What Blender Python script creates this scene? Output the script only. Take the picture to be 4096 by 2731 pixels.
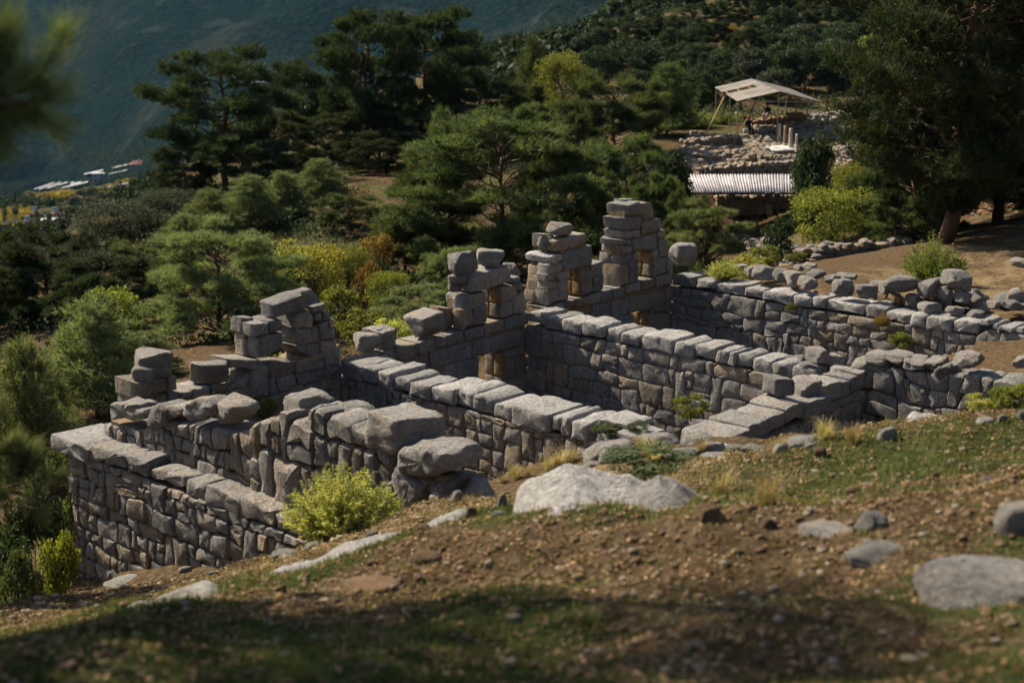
import bpy, bmesh, math, random
import numpy as np
from mathutils import Vector, noise as mnoise

# ------------------------------------------------------------------ camera, sky, sun, exposure
for o in list(bpy.data.objects):
    bpy.data.objects.remove(o)
scene = bpy.context.scene
col = scene.collection
PITCH = math.radians(13.5)
cam_d = bpy.data.cameras.new('camera'); cam = bpy.data.objects.new('camera', cam_d); col.objects.link(cam)
cam.location = (0, 0, 0); cam.rotation_euler = (math.pi/2 - PITCH, 0, 0)
cam_d.lens = 50; cam_d.sensor_width = 36; cam_d.clip_start = 0.05; cam_d.clip_end = 20000
cam_d.dof.use_dof = True; cam_d.dof.focus_distance = 29.0; cam_d.dof.aperture_fstop = 1.5
scene.camera = cam
SUN_EL = math.radians(41.0)
SUN_H = np.array([-0.797, 0.604, 0.0]); SUN_H /= np.linalg.norm(SUN_H)
TO_SUN = np.append(SUN_H[:2]*math.cos(SUN_EL), math.sin(SUN_EL))
world = bpy.data.worlds.new('World'); scene.world = world; world.use_nodes = True
wn = world.node_tree.nodes; wl = world.node_tree.links
bg = wn['Background']; sky = wn.new('ShaderNodeTexSky'); sky.sky_type = 'NISHITA'; sky.sun_disc = False
sky.sun_elevation = SUN_EL; sky.sun_rotation = math.atan2(SUN_H[0], SUN_H[1])
sky.air_density = 1.0; sky.dust_density = 2.0; sky.ozone_density = 1.2
wl.new(sky.outputs[0], bg.inputs[0]); bg.inputs[1].default_value = 0.064
sun_d = bpy.data.lights.new('sun', 'SUN'); sun_d.energy = 5.0; sun_d.angle = math.radians(0.55); sun_d.color = (1.0, 0.87, 0.69)
sun = bpy.data.objects.new('sun', sun_d); col.objects.link(sun)
sun.rotation_euler = Vector(TO_SUN).to_track_quat('Z', 'Y').to_euler()
sun.location = (-40, 30, 60)
scene.view_settings.view_transform = 'Standard'; scene.view_settings.look = 'None'
scene.view_settings.exposure = 0.98; scene.view_settings.gamma = 1.0
scene.render.engine = 'CYCLES'
cy = scene.cycles
cy.use_denoising = True
try: cy.denoiser = 'OPENIMAGEDENOISE'
except Exception: pass
cy.max_bounces = 6; cy.diffuse_bounces = 3; cy.glossy_bounces = 2; cy.transmission_bounces = 3
cy.transparent_max_bounces = 8; cy.volume_bounces = 0; cy.caustics_reflective = False; cy.caustics_refractive = False
cy.use_adaptive_sampling = True; cy.adaptive_threshold = 0.02

RNG = np.random.default_rng(7)
R = random.Random(11)

# ------------------------------------------------------------------ measuring helpers (photo pixel + a real plane or distance -> place)
FPX = 50/36*4096; CX, CY = 2048.0, 1365.5
CROPS = dict(A=(400,1100,1000/2352),B=(1300,950,900/2352),C=(2050,760,800/2323),D=(1300,1300,1000/2352),E=(2000,1150,1000/2352),
             F=(200,1550,1000/1960),G=(1000,1500,1000/2240),H=(2600,1000,800/2352),I=(3300,950,796/1664),J=(2600,1300,900/2352),
             K=(1800,1650,1100/2352),M=(2800,1550,1296/2352),N=(2600,300,800/2281),O=(0,600,800/1344),V=(0,0,4096/2352))
def px(k, x, y):
    a = CROPS[k]; return a[0]+x*a[2], a[1]+y*a[2]
def ray(x, y):
    a = (x-CX)/FPX; b = (y-CY)/FPX
    return np.array([a, math.cos(PITCH)-b*math.sin(PITCH), -math.sin(PITCH)-b*math.cos(PITCH)])
def at(k, x, y, Y):
    d = ray(*px(k, x, y)); return d*(Y/d[1])
def atz(k, x, y, z):
    d = ray(*px(k, x, y)); return d*(z/d[2])
AZ = math.radians(42.4)
U = np.array([math.sin(AZ), math.cos(AZ), 0.0]); W = np.array([math.cos(AZ), -math.sin(AZ), 0.0]); ZV = np.array([0, 0, 1.0])
J0 = np.array([-3.75438, 30.0, 0.0])                     # corner of the window wall and the first cross wall
def stz(s, t, z): return J0 + s*U + t*W + z*ZV
def to_stz(p):
    q = np.asarray(p)-J0; return np.array([q@U, q@W, q[2]])
def on_t(k, x, y, t):
    d = ray(*px(k, x, y)); p0 = J0+t*W; return d*((p0@W)/(d@W))
def on_s(k, x, y, s):
    d = ray(*px(k, x, y)); p0 = J0+s*U; return d*((p0@U)/(d@U))

# ------------------------------------------------------------------ object helpers
def tag(o, label=None, cat=None, group=None, kind=None):
    if label: o['label'] = label
    if cat: o['category'] = cat
    if group: o['group'] = group
    if kind: o['kind'] = kind
    return o
def thing(name, label, cat, loc=(0, 0, 0), rz=0.0, group=None):
    o = bpy.data.objects.new(name, None); col.objects.link(o)
    o.empty_display_size = 0.2
    o.location = [float(v) for v in loc]; o.rotation_euler = (0, 0, rz)
    return tag(o, label, cat, group, 'thing')
_next = [None]
def link(name, me, mat=None, parent=None, loc=None, rot=None, scale=None):
    o = bpy.data.objects.new(name, me)
    if mat is not None and len(me.materials) == 0: me.materials.append(mat)
    col.objects.link(o)
    if loc is not None: o.location = [float(v) for v in loc]
    if rot is not None: o.rotation_euler = rot
    if scale is not None: o.scale = [float(v) for v in scale]
    if parent is not None: o.parent = parent
    if _next[0] is not None:
        if me.materials[0] is not _next[0]: o.material_slots[0].link = 'OBJECT'; o.material_slots[0].material = _next[0]
        _next[0] = None
    return o
def tri_mesh(name, V, T, smooth=False):
    """verts (n,3), faces (m,k) array all of the same size"""
    V = np.asarray(V, np.float32); T = np.asarray(T, np.int32); k = T.shape[1]
    me = bpy.data.meshes.new(name)
    me.vertices.add(len(V)); me.vertices.foreach_set('co', V.ravel())
    me.loops.add(T.size); me.loops.foreach_set('vertex_index', T.ravel())
    me.polygons.add(len(T)); me.polygons.foreach_set('loop_start', np.arange(0, T.size, k, dtype=np.int32))
    try: me.polygons.foreach_set('loop_total', np.full(len(T), k, np.int32))
    except Exception: pass
    if smooth: me.polygons.foreach_set('use_smooth', np.ones(len(T), bool))
    me.update(calc_edges=True); me.validate()
    return me
def py_mesh(name, V, Fs, smooth=False):
    me = bpy.data.meshes.new(name)
    me.from_pydata([tuple(map(float, v)) for v in V], [], [tuple(map(int, f)) for f in Fs])
    if smooth: me.polygons.foreach_set('use_smooth', np.ones(len(me.polygons), bool))
    me.update(); return me
class MB:
    """collects boxes, bars, prisms into one mesh (one part)"""
    def __init__(s): s.v = []; s.f = []
    def add(s, V, Fs):
        b = len(s.v); s.v += [tuple(map(float, p)) for p in V]; s.f += [tuple(int(i)+b for i in f) for f in Fs]; return s
    def hexa(s, lo, hi):   # two quads (4 pts each), same order
        s.add(list(lo)+list(hi), [(3,2,1,0),(4,5,6,7),(0,1,5,4),(1,2,6,5),(2,3,7,6),(3,0,4,7)]); return s
    def box(s, c, sx, sy, sz, rz=0.0):
        ca, sa = math.cos(rz), math.sin(rz); P = []
        for z in (-sz/2, sz/2):
            for x, y in ((-sx/2,-sy/2),(sx/2,-sy/2),(sx/2,sy/2),(-sx/2,sy/2)):
                P.append((c[0]+x*ca-y*sa, c[1]+x*sa+y*ca, c[2]+z))
        return s.hexa(P[:4], P[4:])
    def bar(s, a, b, r, n=6, r2=None):
        a = np.asarray(a, float); b = np.asarray(b, float); r2 = r if r2 is None else r2
        d = b-a; d /= np.linalg.norm(d)+1e-9
        h = np.array([0,0,1.0]) if abs(d[2]) < .9 else np.array([1.0,0,0])
        e1 = np.cross(d, h); e1 /= np.linalg.norm(e1); e2 = np.cross(d, e1)
        P = []
        for c, q in ((a, r), (b, r2)):
            for i in range(n):
                t = 2*math.pi*i/n; P.append(c+q*(math.cos(t)*e1+math.sin(t)*e2))
        Fs = [(i, (i+1) % n, n+(i+1) % n, n+i) for i in range(n)]+[tuple(range(n-1, -1, -1)), tuple(range(n, 2*n))]
        s.add(P, Fs); return s
    def build(s, name, mat, parent=None, loc=(0,0,0), smooth=False):
        V = np.array(s.v)-np.asarray(loc, float)
        return link(name, py_mesh(name, V, s.f, smooth), mat, parent, None if parent is not None and tuple(loc) == (0,0,0) else loc)
# ------------------------------------------------------------------ materials
def new_mat(name):
    m = bpy.data.materials.new(name); m.use_nodes = True
    nt = m.node_tree; b = nt.nodes['Principled BSDF']
    b.inputs['Roughness'].default_value = 0.85
    b.inputs['Specular IOR Level'].default_value = 0.12
    return m, nt, b
def nd(nt, t, **kw):
    n = nt.nodes.new(t)
    for k, v in kw.items():
        if k in n.inputs.keys() if isinstance(k, str) else False: n.inputs[k].default_value = v
        else: setattr(n, k, v)
    return n
def noise_n(nt, vec, scale, detail=4.0, rough=0.55, dist=0.0):
    n = nt.nodes.new('ShaderNodeTexNoise'); n.inputs['Scale'].default_value = scale
    n.inputs['Detail'].default_value = detail; n.inputs['Roughness'].default_value = rough; n.inputs['Distortion'].default_value = dist
    if vec is not None: nt.links.new(vec, n.inputs['Vector'])
    return n.outputs['Fac']
def ramp(nt, fac, stops, interp='LINEAR'):
    r = nt.nodes.new('ShaderNodeValToRGB'); r.color_ramp.interpolation = interp
    els = r.color_ramp.elements
    while len(els) < len(stops): els.new(0.5)
    for e, (p, c) in zip(els, stops):
        e.position = p; e.color = (c[0], c[1], c[2], 1) if hasattr(c, '__len__') else (c, c, c, 1)
    nt.links.new(fac, r.inputs[0]); return r.outputs[0]
def mix(nt, fac, a, b, mode='MIX'):
    m = nt.nodes.new('ShaderNodeMix'); m.data_type = 'RGBA'; m.blend_type = mode
    def put(sock, v):
        if hasattr(v, 'is_linked') or isinstance(v, bpy.types.NodeSocket): nt.links.new(v, sock)
        elif hasattr(v, '__len__'): sock.default_value = (v[0], v[1], v[2], 1)
        else: sock.default_value = v
    put(m.inputs[0], fac); put(m.inputs[6], a); put(m.inputs[7], b)
    return m.outputs[2]
def mathn(nt, op, a, b=None, clamp=False):
    m = nt.nodes.new('ShaderNodeMath'); m.operation = op; m.use_clamp = clamp
    for i, v in enumerate((a, b)):
        if v is None: continue
        if isinstance(v, bpy.types.NodeSocket): nt.links.new(v, m.inputs[i])
        else: m.inputs[i].default_value = v
    return m.outputs[0]
def pos_of(nt, obj_random=True):
    """object coordinates moved by a random amount for each object, so that no two stones look alike"""
    tc = nt.nodes.new('ShaderNodeTexCoord'); oi = nt.nodes.new('ShaderNodeObjectInfo')
    v = nt.nodes.new('ShaderNodeVectorMath'); v.operation = 'MULTIPLY_ADD'
    cb = nt.nodes.new('ShaderNodeCombineXYZ')
    for i in range(3): nt.links.new(mathn(nt, 'MULTIPLY', oi.outputs['Random'], 37.0+11*i), cb.inputs[i])
    v.inputs[1].default_value = (1, 1, 1)
    nt.links.new(tc.outputs['Object'], v.inputs[0]); nt.links.new(cb.outputs[0], v.inputs[2])
    return v.outputs[0], oi.outputs['Random'], tc
def stretch(nt, vec, sx, sy, sz):
    m = nt.nodes.new('ShaderNodeVectorMath'); m.operation = 'MULTIPLY'; m.inputs[1].default_value = (sx, sy, sz)
    nt.links.new(vec, m.inputs[0]); return m.outputs[0]
def bump(nt, b, h, strength=0.6, dist=0.03):
    n = nt.nodes.new('ShaderNodeBump'); n.inputs['Strength'].default_value = strength; n.inputs['Distance'].default_value = dist
    nt.links.new(h, n.inputs['Height']); nt.links.new(n.outputs[0], b.inputs['Normal'])
def stone_mat(name, dark, mid, light, warm, warm_amt=0.45, k=1.0, bstr=1.0, bdist=0.10, streak=True):
    m, nt, b = new_mat(name)
    v, rnd, tc = pos_of(nt)
    big = noise_n(nt, v, 2.2*k, 5, 0.6); fine = noise_n(nt, v, 14*k, 6, 0.7); grit = noise_n(nt, v, 60*k, 3, 0.7)
    base = ramp(nt, fine, [(0.34, [x*.75 for x in dark]), (0.5, mid), (0.66, [min(1, x*1.08) for x in light])])
    wmask = ramp(nt, noise_n(nt, v, 2.6*k, 5, 0.6, 0.5), [(0.52-0.10*warm_amt, 0), (0.70-0.1*warm_amt, 1)])
    wm = mathn(nt, 'MULTIPLY', wmask, mathn(nt, 'ADD', mathn(nt, 'MULTIPLY', rnd, 0.95*warm_amt), -0.10), True)
    c = mix(nt, wm, base, warm)
    if streak:   # vertical drip marks and lichen spots
        st = noise_n(nt, stretch(nt, v, 7*k, 7*k, 0.7*k), 1.0, 4, 0.6)
        c = mix(nt, ramp(nt, st, [(0.52, 0), (0.72, 0.55)]), c, [x*0.45 for x in dark])
        st2 = noise_n(nt, stretch(nt, v, 11*k, 11*k, 0.9*k), 1.3, 3, 0.6)
        c = mix(nt, ramp(nt, st2, [(0.62, 0), (0.78, 0.5)]), c, [min(1, x*1.35) for x in light])
    sp = nt.nodes.new('ShaderNodeTexVoronoi'); sp.inputs['Scale'].default_value = 9*k; nt.links.new(v, sp.inputs['Vector'])
    c = mix(nt, ramp(nt, sp.outputs['Distance'], [(0.10, 0.75), (0.17, 0)]), c, [min(1, x*1.4) for x in light])
    tone = mathn(nt, 'ADD', mathn(nt, 'MULTIPLY', rnd, 0.65), 0.66)
    hsv = nt.nodes.new('ShaderNodeHueSaturation'); nt.links.new(c, hsv.inputs['Color']); nt.links.new(tone, hsv.inputs['Value'])
    c = mix(nt, 0.35, hsv.outputs[0], ramp(nt, big, [(0.3, [x*0.7 for x in mid]), (0.7, [min(1, x*1.15) for x in light])]))
    nt.links.new(c, b.inputs['Base Color'])
    vo = nt.nodes.new('ShaderNodeTexVoronoi'); vo.inputs['Scale'].default_value = 5*k; vo.feature = 'DISTANCE_TO_EDGE'; nt.links.new(v, vo.inputs['Vector'])
    pit = ramp(nt, noise_n(nt, v, 26*k, 4, 0.6), [(0.30, 0), (0.46, 1)])
    h = mathn(nt, 'ADD', mathn(nt, 'MULTIPLY', fine, 1.1), mathn(nt, 'ADD', mathn(nt, 'MULTIPLY', big, 1.6), mathn(nt, 'ADD', mathn(nt, 'MULTIPLY', grit, 0.5), mathn(nt, 'MULTIPLY', pit, 0.45))))
    bump(nt, b, h, bstr, bdist)
    return m
GREY = stone_mat('limestone', (.190,.184,.174), (.335,.325,.308), (.49,.475,.45), (.42,.285,.155), 0.85)
GREYW = stone_mat('limestone_warm', (.19,.165,.135), (.335,.295,.24), (.48,.43,.36), (.46,.30,.15), 1.0)
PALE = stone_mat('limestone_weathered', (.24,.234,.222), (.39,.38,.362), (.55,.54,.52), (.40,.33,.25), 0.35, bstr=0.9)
OCHRE = stone_mat('ochre_stone', (.24,.15,.075), (.38,.24,.12), (.48,.33,.19), (.50,.29,.10), 0.9)
TAN = stone_mat('tan_rubble', (.29,.23,.165), (.47,.385,.29), (.63,.53,.415), (.44,.27,.13), 0.9, k=1.0, streak=False)
FIELD = stone_mat('field_stone', (.22,.205,.19), (.36,.34,.315), (.5,.475,.445), (.37,.25,.15), 0.7, streak=False)
BROWNST = stone_mat('brown_field_stone', (.13,.085,.05), (.24,.16,.095), (.36,.26,.17), (.38,.22,.11), 0.9, streak=False)
MARBLE = stone_mat('white_marble', (.40,.385,.36), (.52,.505,.48), (.66,.65,.63), (.6,.5,.38), 0.5, streak=False, bstr=0.3)
ORANGE = stone_mat('orange_stone_and_jamb_glow', (.20,.13,.065), (.40,.26,.125), (.56,.40,.22), (.52,.29,.09), 1.0, streak=True)  # on door and window cheeks this orange paints the warm sunlight

def earth_mat(name, cols, k=1.0, bdist=0.02, bstr=0.8):
    m, nt, b = new_mat(name); g = nt.nodes.new('ShaderNodeNewGeometry'); v = g.outputs['Position']
    f = noise_n(nt, v, 8*k, 8, 0.7); big = noise_n(nt, v, 0.9*k, 4, 0.6)
    c = ramp(nt, f, [(0.25, cols[0]), (0.5, cols[1]), (0.75, cols[2])])
    c = mix(nt, ramp(nt, big, [(0.35, 0), (0.7, 0.6)]), c, cols[3])
    nt.links.new(c, b.inputs['Base Color']); bump(nt, b, f, bstr, bdist); return m
CORE = earth_mat('earth_mortar', [(.10,.072,.048), (.20,.145,.092), (.32,.24,.155), (.17,.12,.075)])

def plain(name, c, rough=0.7, metal=0.0, k=20.0, var=0.25):
    m, nt, b = new_mat(name); v, rnd, tc = pos_of(nt)
    f = noise_n(nt, v, k, 4, 0.6)
    nt.links.new(ramp(nt, f, [(0.3, [x*(1-var) for x in c]), (0.7, [min(1, x*(1+var)) for x in c])]), b.inputs['Base Color'])
    b.inputs['Roughness'].default_value = rough; b.inputs['Metallic'].default_value = metal
    return m
def leaf_mat(name, c1, c2, c3, trans=0.35, rough=0.55, k=1.0):
    """leaf colour varies from leaf to leaf (position noise) and tree to tree (object random)"""
    m = bpy.data.materials.new(name); m.use_nodes = True; nt = m.node_tree
    b = nt.nodes['Principled BSDF']; b.inputs['Roughness'].default_value = 0.7; b.inputs['Specular IOR Level'].default_value = 0.10
    v, rnd, tc = pos_of(nt)
    f = noise_n(nt, v, 8*k, 3, 0.6); g = noise_n(nt, v, 70*k, 2, 0.5)
    c = ramp(nt, mathn(nt, 'ADD', mathn(nt, 'MULTIPLY', f, 0.55), mathn(nt, 'MULTIPLY', g, 0.45)), [(0.38, [x*.8 for x in c1]), (0.5, c2), (0.61, [min(1, x*1.1) for x in c3])])
    hsv = nt.nodes.new('ShaderNodeHueSaturation'); nt.links.new(c, hsv.inputs['Color'])
    nt.links.new(mathn(nt, 'ADD', mathn(nt, 'MULTIPLY', rnd, 0.45), 0.78), hsv.inputs['Value'])
    nt.links.new(mathn(nt, 'ADD', mathn(nt, 'MULTIPLY', rnd, 0.03), 0.485), hsv.inputs['Hue'])
    c = hsv.outputs[0]
    nt.links.new(c, b.inputs['Base Color'])
    t = nt.nodes.new('ShaderNodeBsdfTranslucent'); nt.links.new(mix(nt, 1.0, c, (1.25,1.3,0.6), 'MULTIPLY'), t.inputs['Color'])
    ms = nt.nodes.new('ShaderNodeMixShader'); ms.inputs[0].default_value = trans
    nt.links.new(b.outputs[0], ms.inputs[1]); nt.links.new(t.outputs[0], ms.inputs[2])
    nt.links.new(ms.outputs[0], nt.nodes['Material Output'].inputs['Surface']); return m
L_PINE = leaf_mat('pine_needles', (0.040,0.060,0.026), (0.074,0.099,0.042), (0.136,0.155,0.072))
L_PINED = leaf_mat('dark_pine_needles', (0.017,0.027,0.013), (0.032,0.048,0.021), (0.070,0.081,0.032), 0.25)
L_YOUNG = leaf_mat('young_pine_needles', (0.074,0.100,0.044), (0.134,0.165,0.079), (0.228,0.244,0.132))
L_OAK = leaf_mat('evergreen_oak_leaves', (0.019,0.031,0.014), (0.035,0.055,0.023), (0.069,0.091,0.042), 0.2)
L_OLIVE = leaf_mat('grey_green_leaves', (.034,.047,.032), (.060,.076,.050), (.100,.117,.074), 0.2)
L_GREEN = leaf_mat('green_leaves', (0.074,0.097,0.023), (0.147,0.165,0.037), (0.268,0.256,0.066), 0.4)
L_BRIGHT = leaf_mat('bright_bush_leaves', (.075,.115,.022), (.14,.185,.038), (.25,.285,.075), 0.45)
L_YELLOW = leaf_mat('yellow_leaves', (.13,.135,.035), (.235,.215,.05), (.36,.31,.08), 0.45)
L_BUSHY = leaf_mat('yellow_green_bush_leaves', (.15,.165,.045), (.30,.295,.085), (.48,.44,.16), 0.45)
L_RUST = leaf_mat('rust_leaves', (.10,.075,.03), (.19,.115,.04), (.27,.17,.06), 0.4)
BARK = plain('pine_bark', (.10,.06,.04), 0.9, 0, 8, 0.5)
BARKG = plain('grey_bark', (.12,.10,.085), 0.9, 0, 9, 0.45)
G_GRASS = leaf_mat('grass_blades', (.046,.062,.022), (.094,.112,.038), (.185,.180,.075), 0.3, k=0.06)
G_DRY = leaf_mat('dry_grass_blades', (.20,.155,.085), (.34,.27,.15), (.50,.41,.26), 0.35, k=0.08)
L_SCRUB = leaf_mat('scrub_leaves', (.020,.032,.015), (.040,.058,.026), (.080,.100,.048), 0.25, k=0.06)
L_SCRUBG = leaf_mat('grey_scrub_leaves', (.030,.040,.024), (.058,.068,.040), (.11,.115,.07), 0.25, k=0.05)
L_WOOD = leaf_mat('valley_tree_leaves', (.016,.026,.014), (.030,.044,.022), (.058,.075,.038), 0.2, k=0.03)
L_ORCH = leaf_mat('autumn_orchard_leaves', (.16,.145,.035), (.28,.24,.055), (.40,.33,.08), 0.4, k=0.02)
L_SCRUBY = leaf_mat('yellowing_scrub_leaves', (.050,.058,.020), (.10,.105,.035), (.19,.17,.06), 0.35, k=0.06)
# ------------------------------------------------------------------ terrain: one height sheet from the camera's feet to the mountain
CP = []
def cpv(x, y, Y): p = at('V', x, y, Y); CP.append((p[0], p[1], p[2]))
def cps(s, t, z): p = stz(s, t, z); CP.append(tuple(p))
def cpw(x, y, z): CP.append((x, y, z))
# slope the photographer stands on
cpw(0,0,-1.6); cpw(3,0,-1.3); cpw(-3,0,-2.0); cpw(6,4,-1.9); cpw(-8,5,-5.2); cpw(0,-6,-.3); cpw(9,9,-2.6)
for a in [(1176,1568,5.3),(0,1568,5.4),(2352,1568,5.0),(1176,1400,7.4),(600,1420,8.4),(1900,1350,7.5),(2300,1300,7.4),(1800,1150,10.8),(2300,1050,11.3),
          (1200,1205,11.8),(700,1300,14.5),(250,1385,14.5),(0,1400,14.5),(1700,1036,17.0),(1350,1100,17.5),(2200,968,15.2),(2352,965,14.0),(1697,1030,20.5),
          (1000,1170,15.5),(780,1235,17.2),(1250,1202,9.9),(1400,1198,9.7),(1570,1186,9.7)]: cpv(*a)
# round the ruin
for a in [(1.0,9.7,-7.95),(3.0,9.9,-8.3),(5.4,10.0,-9.0),(6.3,12.5,-8.6),(-6.5,0,-10.75),(-6.5,3,-9.65),(-6.5,5.6,-8.8),(-6.3,8.5,-7.55),
          (-2,3.4,-9.7),(-.2,4.9,-9.1),(-.2,5.8,-8.62),(-.2,8.3,-7.85),(-3,6,-8.9),(-4.5,4,-9.6),(-4,8.8,-7.5),(-9,0,-11.6),(-9,4,-9.7),(-12,-3,-13.2),
          (-3,-2,-10.3),(3,-2,-10.1),(9,-2,-9.9),(13.5,-2.5,-9.2),(14,2,-8.0),(14,6,-7.7),(14.5,10,-7.4),(18,5,-8.0),(9,12,-7.8),(12,13,-7.0)]: cps(*a)
# beyond the ruin
for a in [(505,785,46),(0,900,40),(250,800,50),(1150,640,60),(700,700,56),(870,420,84),(500,440,92),(2000,605,45),(2320,650,41),(2225,540,52),(1800,612,48),
          (1690,548,80),(1600,415,86),(1850,420,86),(1600,330,94),(1850,310,98),(1960,300,98),(1880,235,140),(2010,195,150),(1500,235,140),(1400,135,175),(1700,62,190),(2100,0,205),
          (1340,92,195),(1250,300,110),(1050,380,100),(300,520,110),(60,600,90)]: cpv(*a)
cpw(-60,80,-32); cpw(-45,40,-22); cpw(-25,20,-13); cpw(-16,10,-8.5); cpw(60,60,-2); cpw(40,25,-1.5); cpw(90,120,14); cpw(120,210,34); cpw(170,300,75)
cpw(40,-40,14); cpw(-40,-40,-4); cpw(0,-80,22); cpw(150,0,40); cpw(-120,0,-50); cpw(-300,100,-95); cpw(300,-300,150); cpw(-300,-300,10)
# valley, far slopes
for a in [(100,455,560),(420,415,600),(0,520,430),(250,500,450),(300,395,740),(700,255,860),(1130,170,760),(1160,215,600),(1250,160,420),(1150,110,1100),(900,200,950),
          (1400,62,760),(1300,20,950),(300,220,1500),(700,120,1500),(1100,40,1700),(150,60,2000)]: cpv(*a)
cpw(-1000,800,-60); cpw(-1500,1800,140); cpw(-600,2500,260); cpw(400,2500,260); cpw(1200,2400,280); cpw(900,1300,200); cpw(700,700,170); cpw(2500,1000,320)
cpw(-400,4000,330); cpw(1500,4200,330); cpw(-2500,3500,330); cpw(0,-3000,300); cpw(-3000,0,200); cpw(3000,-1500,330); cpw(-2500,-2500,260)
CP = np.array(CP)
def warp(P):
    P = np.asarray(P, float); r = np.sqrt((P**2).sum(-1))+1e-6
    return P/r[..., None]*np.log1p(r/14.0)[..., None]*10
def tps_k(d2): return np.where(d2 > 1e-9, d2*np.log(d2+1e-12), 0)*0.5
_q = warp(CP[:, :2]); _n = len(CP)
_K = tps_k(((_q[:, None]-_q[None])**2).sum(-1))+np.eye(_n)*0.004
_zs = np.arcsinh(CP[:, 2]/12.0)
_A = np.zeros((_n+3, _n+3)); _A[:_n, :_n] = _K; _A[:_n, _n] = 1; _A[:_n, _n+1:] = _q; _A[_n:, :_n] = _A[:_n, _n:].T
_sol = np.linalg.solve(_A, np.append(_zs, [0, 0, 0]))
def vnoise(x, y, seed=0):
    """value noise, vectorised"""
    xi = np.floor(x).astype(np.int64); yi = np.floor(y).astype(np.int64); xf = x-xi; yf = y-yi
    def h(a, b):
        n = (a*374761393+b*668265263+seed*974711) & 0x7fffffff; n = ((n ^ (n >> 13))*1274126177) & 0x7fffffff
        return ((n ^ (n >> 16)) & 0xffff)/65535.0
    u = xf*xf*(3-2*xf); v = yf*yf*(3-2*yf)
    return (h(xi, yi)*(1-u)+h(xi+1, yi)*u)*(1-v)+(h(xi, yi+1)*(1-u)+h(xi+1, yi+1)*u)*v-0.5
def fbm(x, y, o=4, seed=0):
    s = 0; a = 1.0
    for i in range(o): s = s+a*vnoise(x*2**i, y*2**i, seed+i); a *= 0.5
    return s
def smooth01(x): x = np.clip(x, 0, 1); return x*x*(3-2*x)
def ground_z(X, Y):
    X = np.asarray(X, float); Y = np.asarray(Y, float); sh = X.shape; P = np.stack([X.ravel(), Y.ravel()], 1)
    out = np.empty(len(P))
    for i in range(0, len(P), 20000):
        q = warp(P[i:i+20000]); d2 = ((q[:, None]-_q[None])**2).sum(-1)
        out[i:i+20000] = np.clip(tps_k(d2)@_sol[:_n]+_sol[_n]+q@_sol[_n+1:], -4, 4.2)
    z = np.sinh(out)*12.0; x = P[:, 0]; y = P[:, 1]; r = np.hypot(x, y)
    near = smooth01((60-r)/40)
    z = z+fbm(x*.45, y*.45, 4, 3)*0.34*smooth01(r/4)*(0.35+0.65*near)+fbm(x*2.2, y*2.2, 3, 9)*0.09*near
    far = smooth01((r-60)/200)
    z = z+far*fbm(x/38, y/38, 4, 21)*7+smooth01((r-500)/900)*(fbm(x/420, y/420, 5, 31)*120+np.abs(fbm(x/170, y/260, 3, 37))*-45)
    # sunken rooms inside the walls
    s = (x-J0[0])*U[0]+(y-J0[1])*U[1]; t = (x-J0[0])*W[0]+(y-J0[1])*W[1]
    room = (s > .42) & (s < 12.6) & (t > -.35) & (t < 8.9)
    z = np.where(room, np.minimum(z, -9.9+smooth01((t-6)/3)*smooth01((s-7)/2)*1.7), z)
    # the pit outside the back wall, the filled ground behind the last wall
    pit = (s > 2.6) & (s < 6.5) & (t >= 8.9) & (t < 10.6)
    z = np.where(pit, np.minimum(z, -8.35-.25*(s-2.6)), z)
    l2 = (s > -6.25) & (s < -5.4) & (t > -0.4) & (t < 6.5); z = np.where(l2, np.minimum(z, -8.6), z)
    return z.reshape(sh)
def gz(x, y): return float(ground_z(np.array([x]), np.array([y]))[0])
def hit(k, x, y, r0=8.0, r1=4000.0, n=190):
    """where the sight line through a photo pixel meets the ground"""
    d = ray(*px(k, x, y)); d = d/np.hypot(d[0], d[1]); rr = np.geomspace(r0, r1, n)
    h = d[2]*rr-ground_z(d[0]*rr, d[1]*rr); i = np.argmax(h < 0)
    if h[i] >= 0: i = n-1
    a, b = rr[max(i-1, 0)], rr[i]
    for _ in range(3):
        m = np.linspace(a, b, 12); hh = d[2]*m-ground_z(d[0]*m, d[1]*m); j = np.argmax(hh < 0); j = max(j, 1); a, b = m[j-1], m[j]
    r = (a+b)/2; return np.array([d[0]*r, d[1]*r, gz(d[0]*r, d[1]*r)])

# polar sheet, fine in front of the camera
_ang = np.concatenate([np.linspace(-27, 27, 181), np.linspace(27, 60, 34)[1:], np.linspace(60, 300, 61)[1:], np.linspace(300, 333, 34)[1:-1]])
_rad = np.concatenate([[0.0], np.geomspace(0.6, 6, 50), np.geomspace(6, 45, 190)[1:], np.geomspace(45, 400, 120)[1:], np.geomspace(400, 3800, 110)[1:]])
_th = np.radians(_ang); _na = len(_ang); _nr = len(_rad)
GX = _rad[:, None]*np.sin(_th)[None]; GY = _rad[:, None]*np.cos(_th)[None]
GZ = ground_z(GX, GY)
def sheet(name, i0, i1, mat, attrs=None):
    V = np.stack([GX[i0:i1], GY[i0:i1], GZ[i0:i1]], -1).reshape(-1, 3); nr = i1-i0
    idx = np.arange(nr*_na).reshape(nr, _na); nx = np.roll(idx, -1, 1)
    Q = np.stack([idx[:-1], idx[1:], nx[1:], nx[:-1]], -1).reshape(-1, 4)
    me = tri_mesh(name, V, Q[:, ::-1], True)
    for k, f in (attrs or {}).items():
        a = me.attributes.new(k, 'FLOAT', 'POINT'); a.data.foreach_set('value', f(V).astype(np.float32))
    o = link(name, me, mat); return tag(o, kind='structure')
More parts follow.
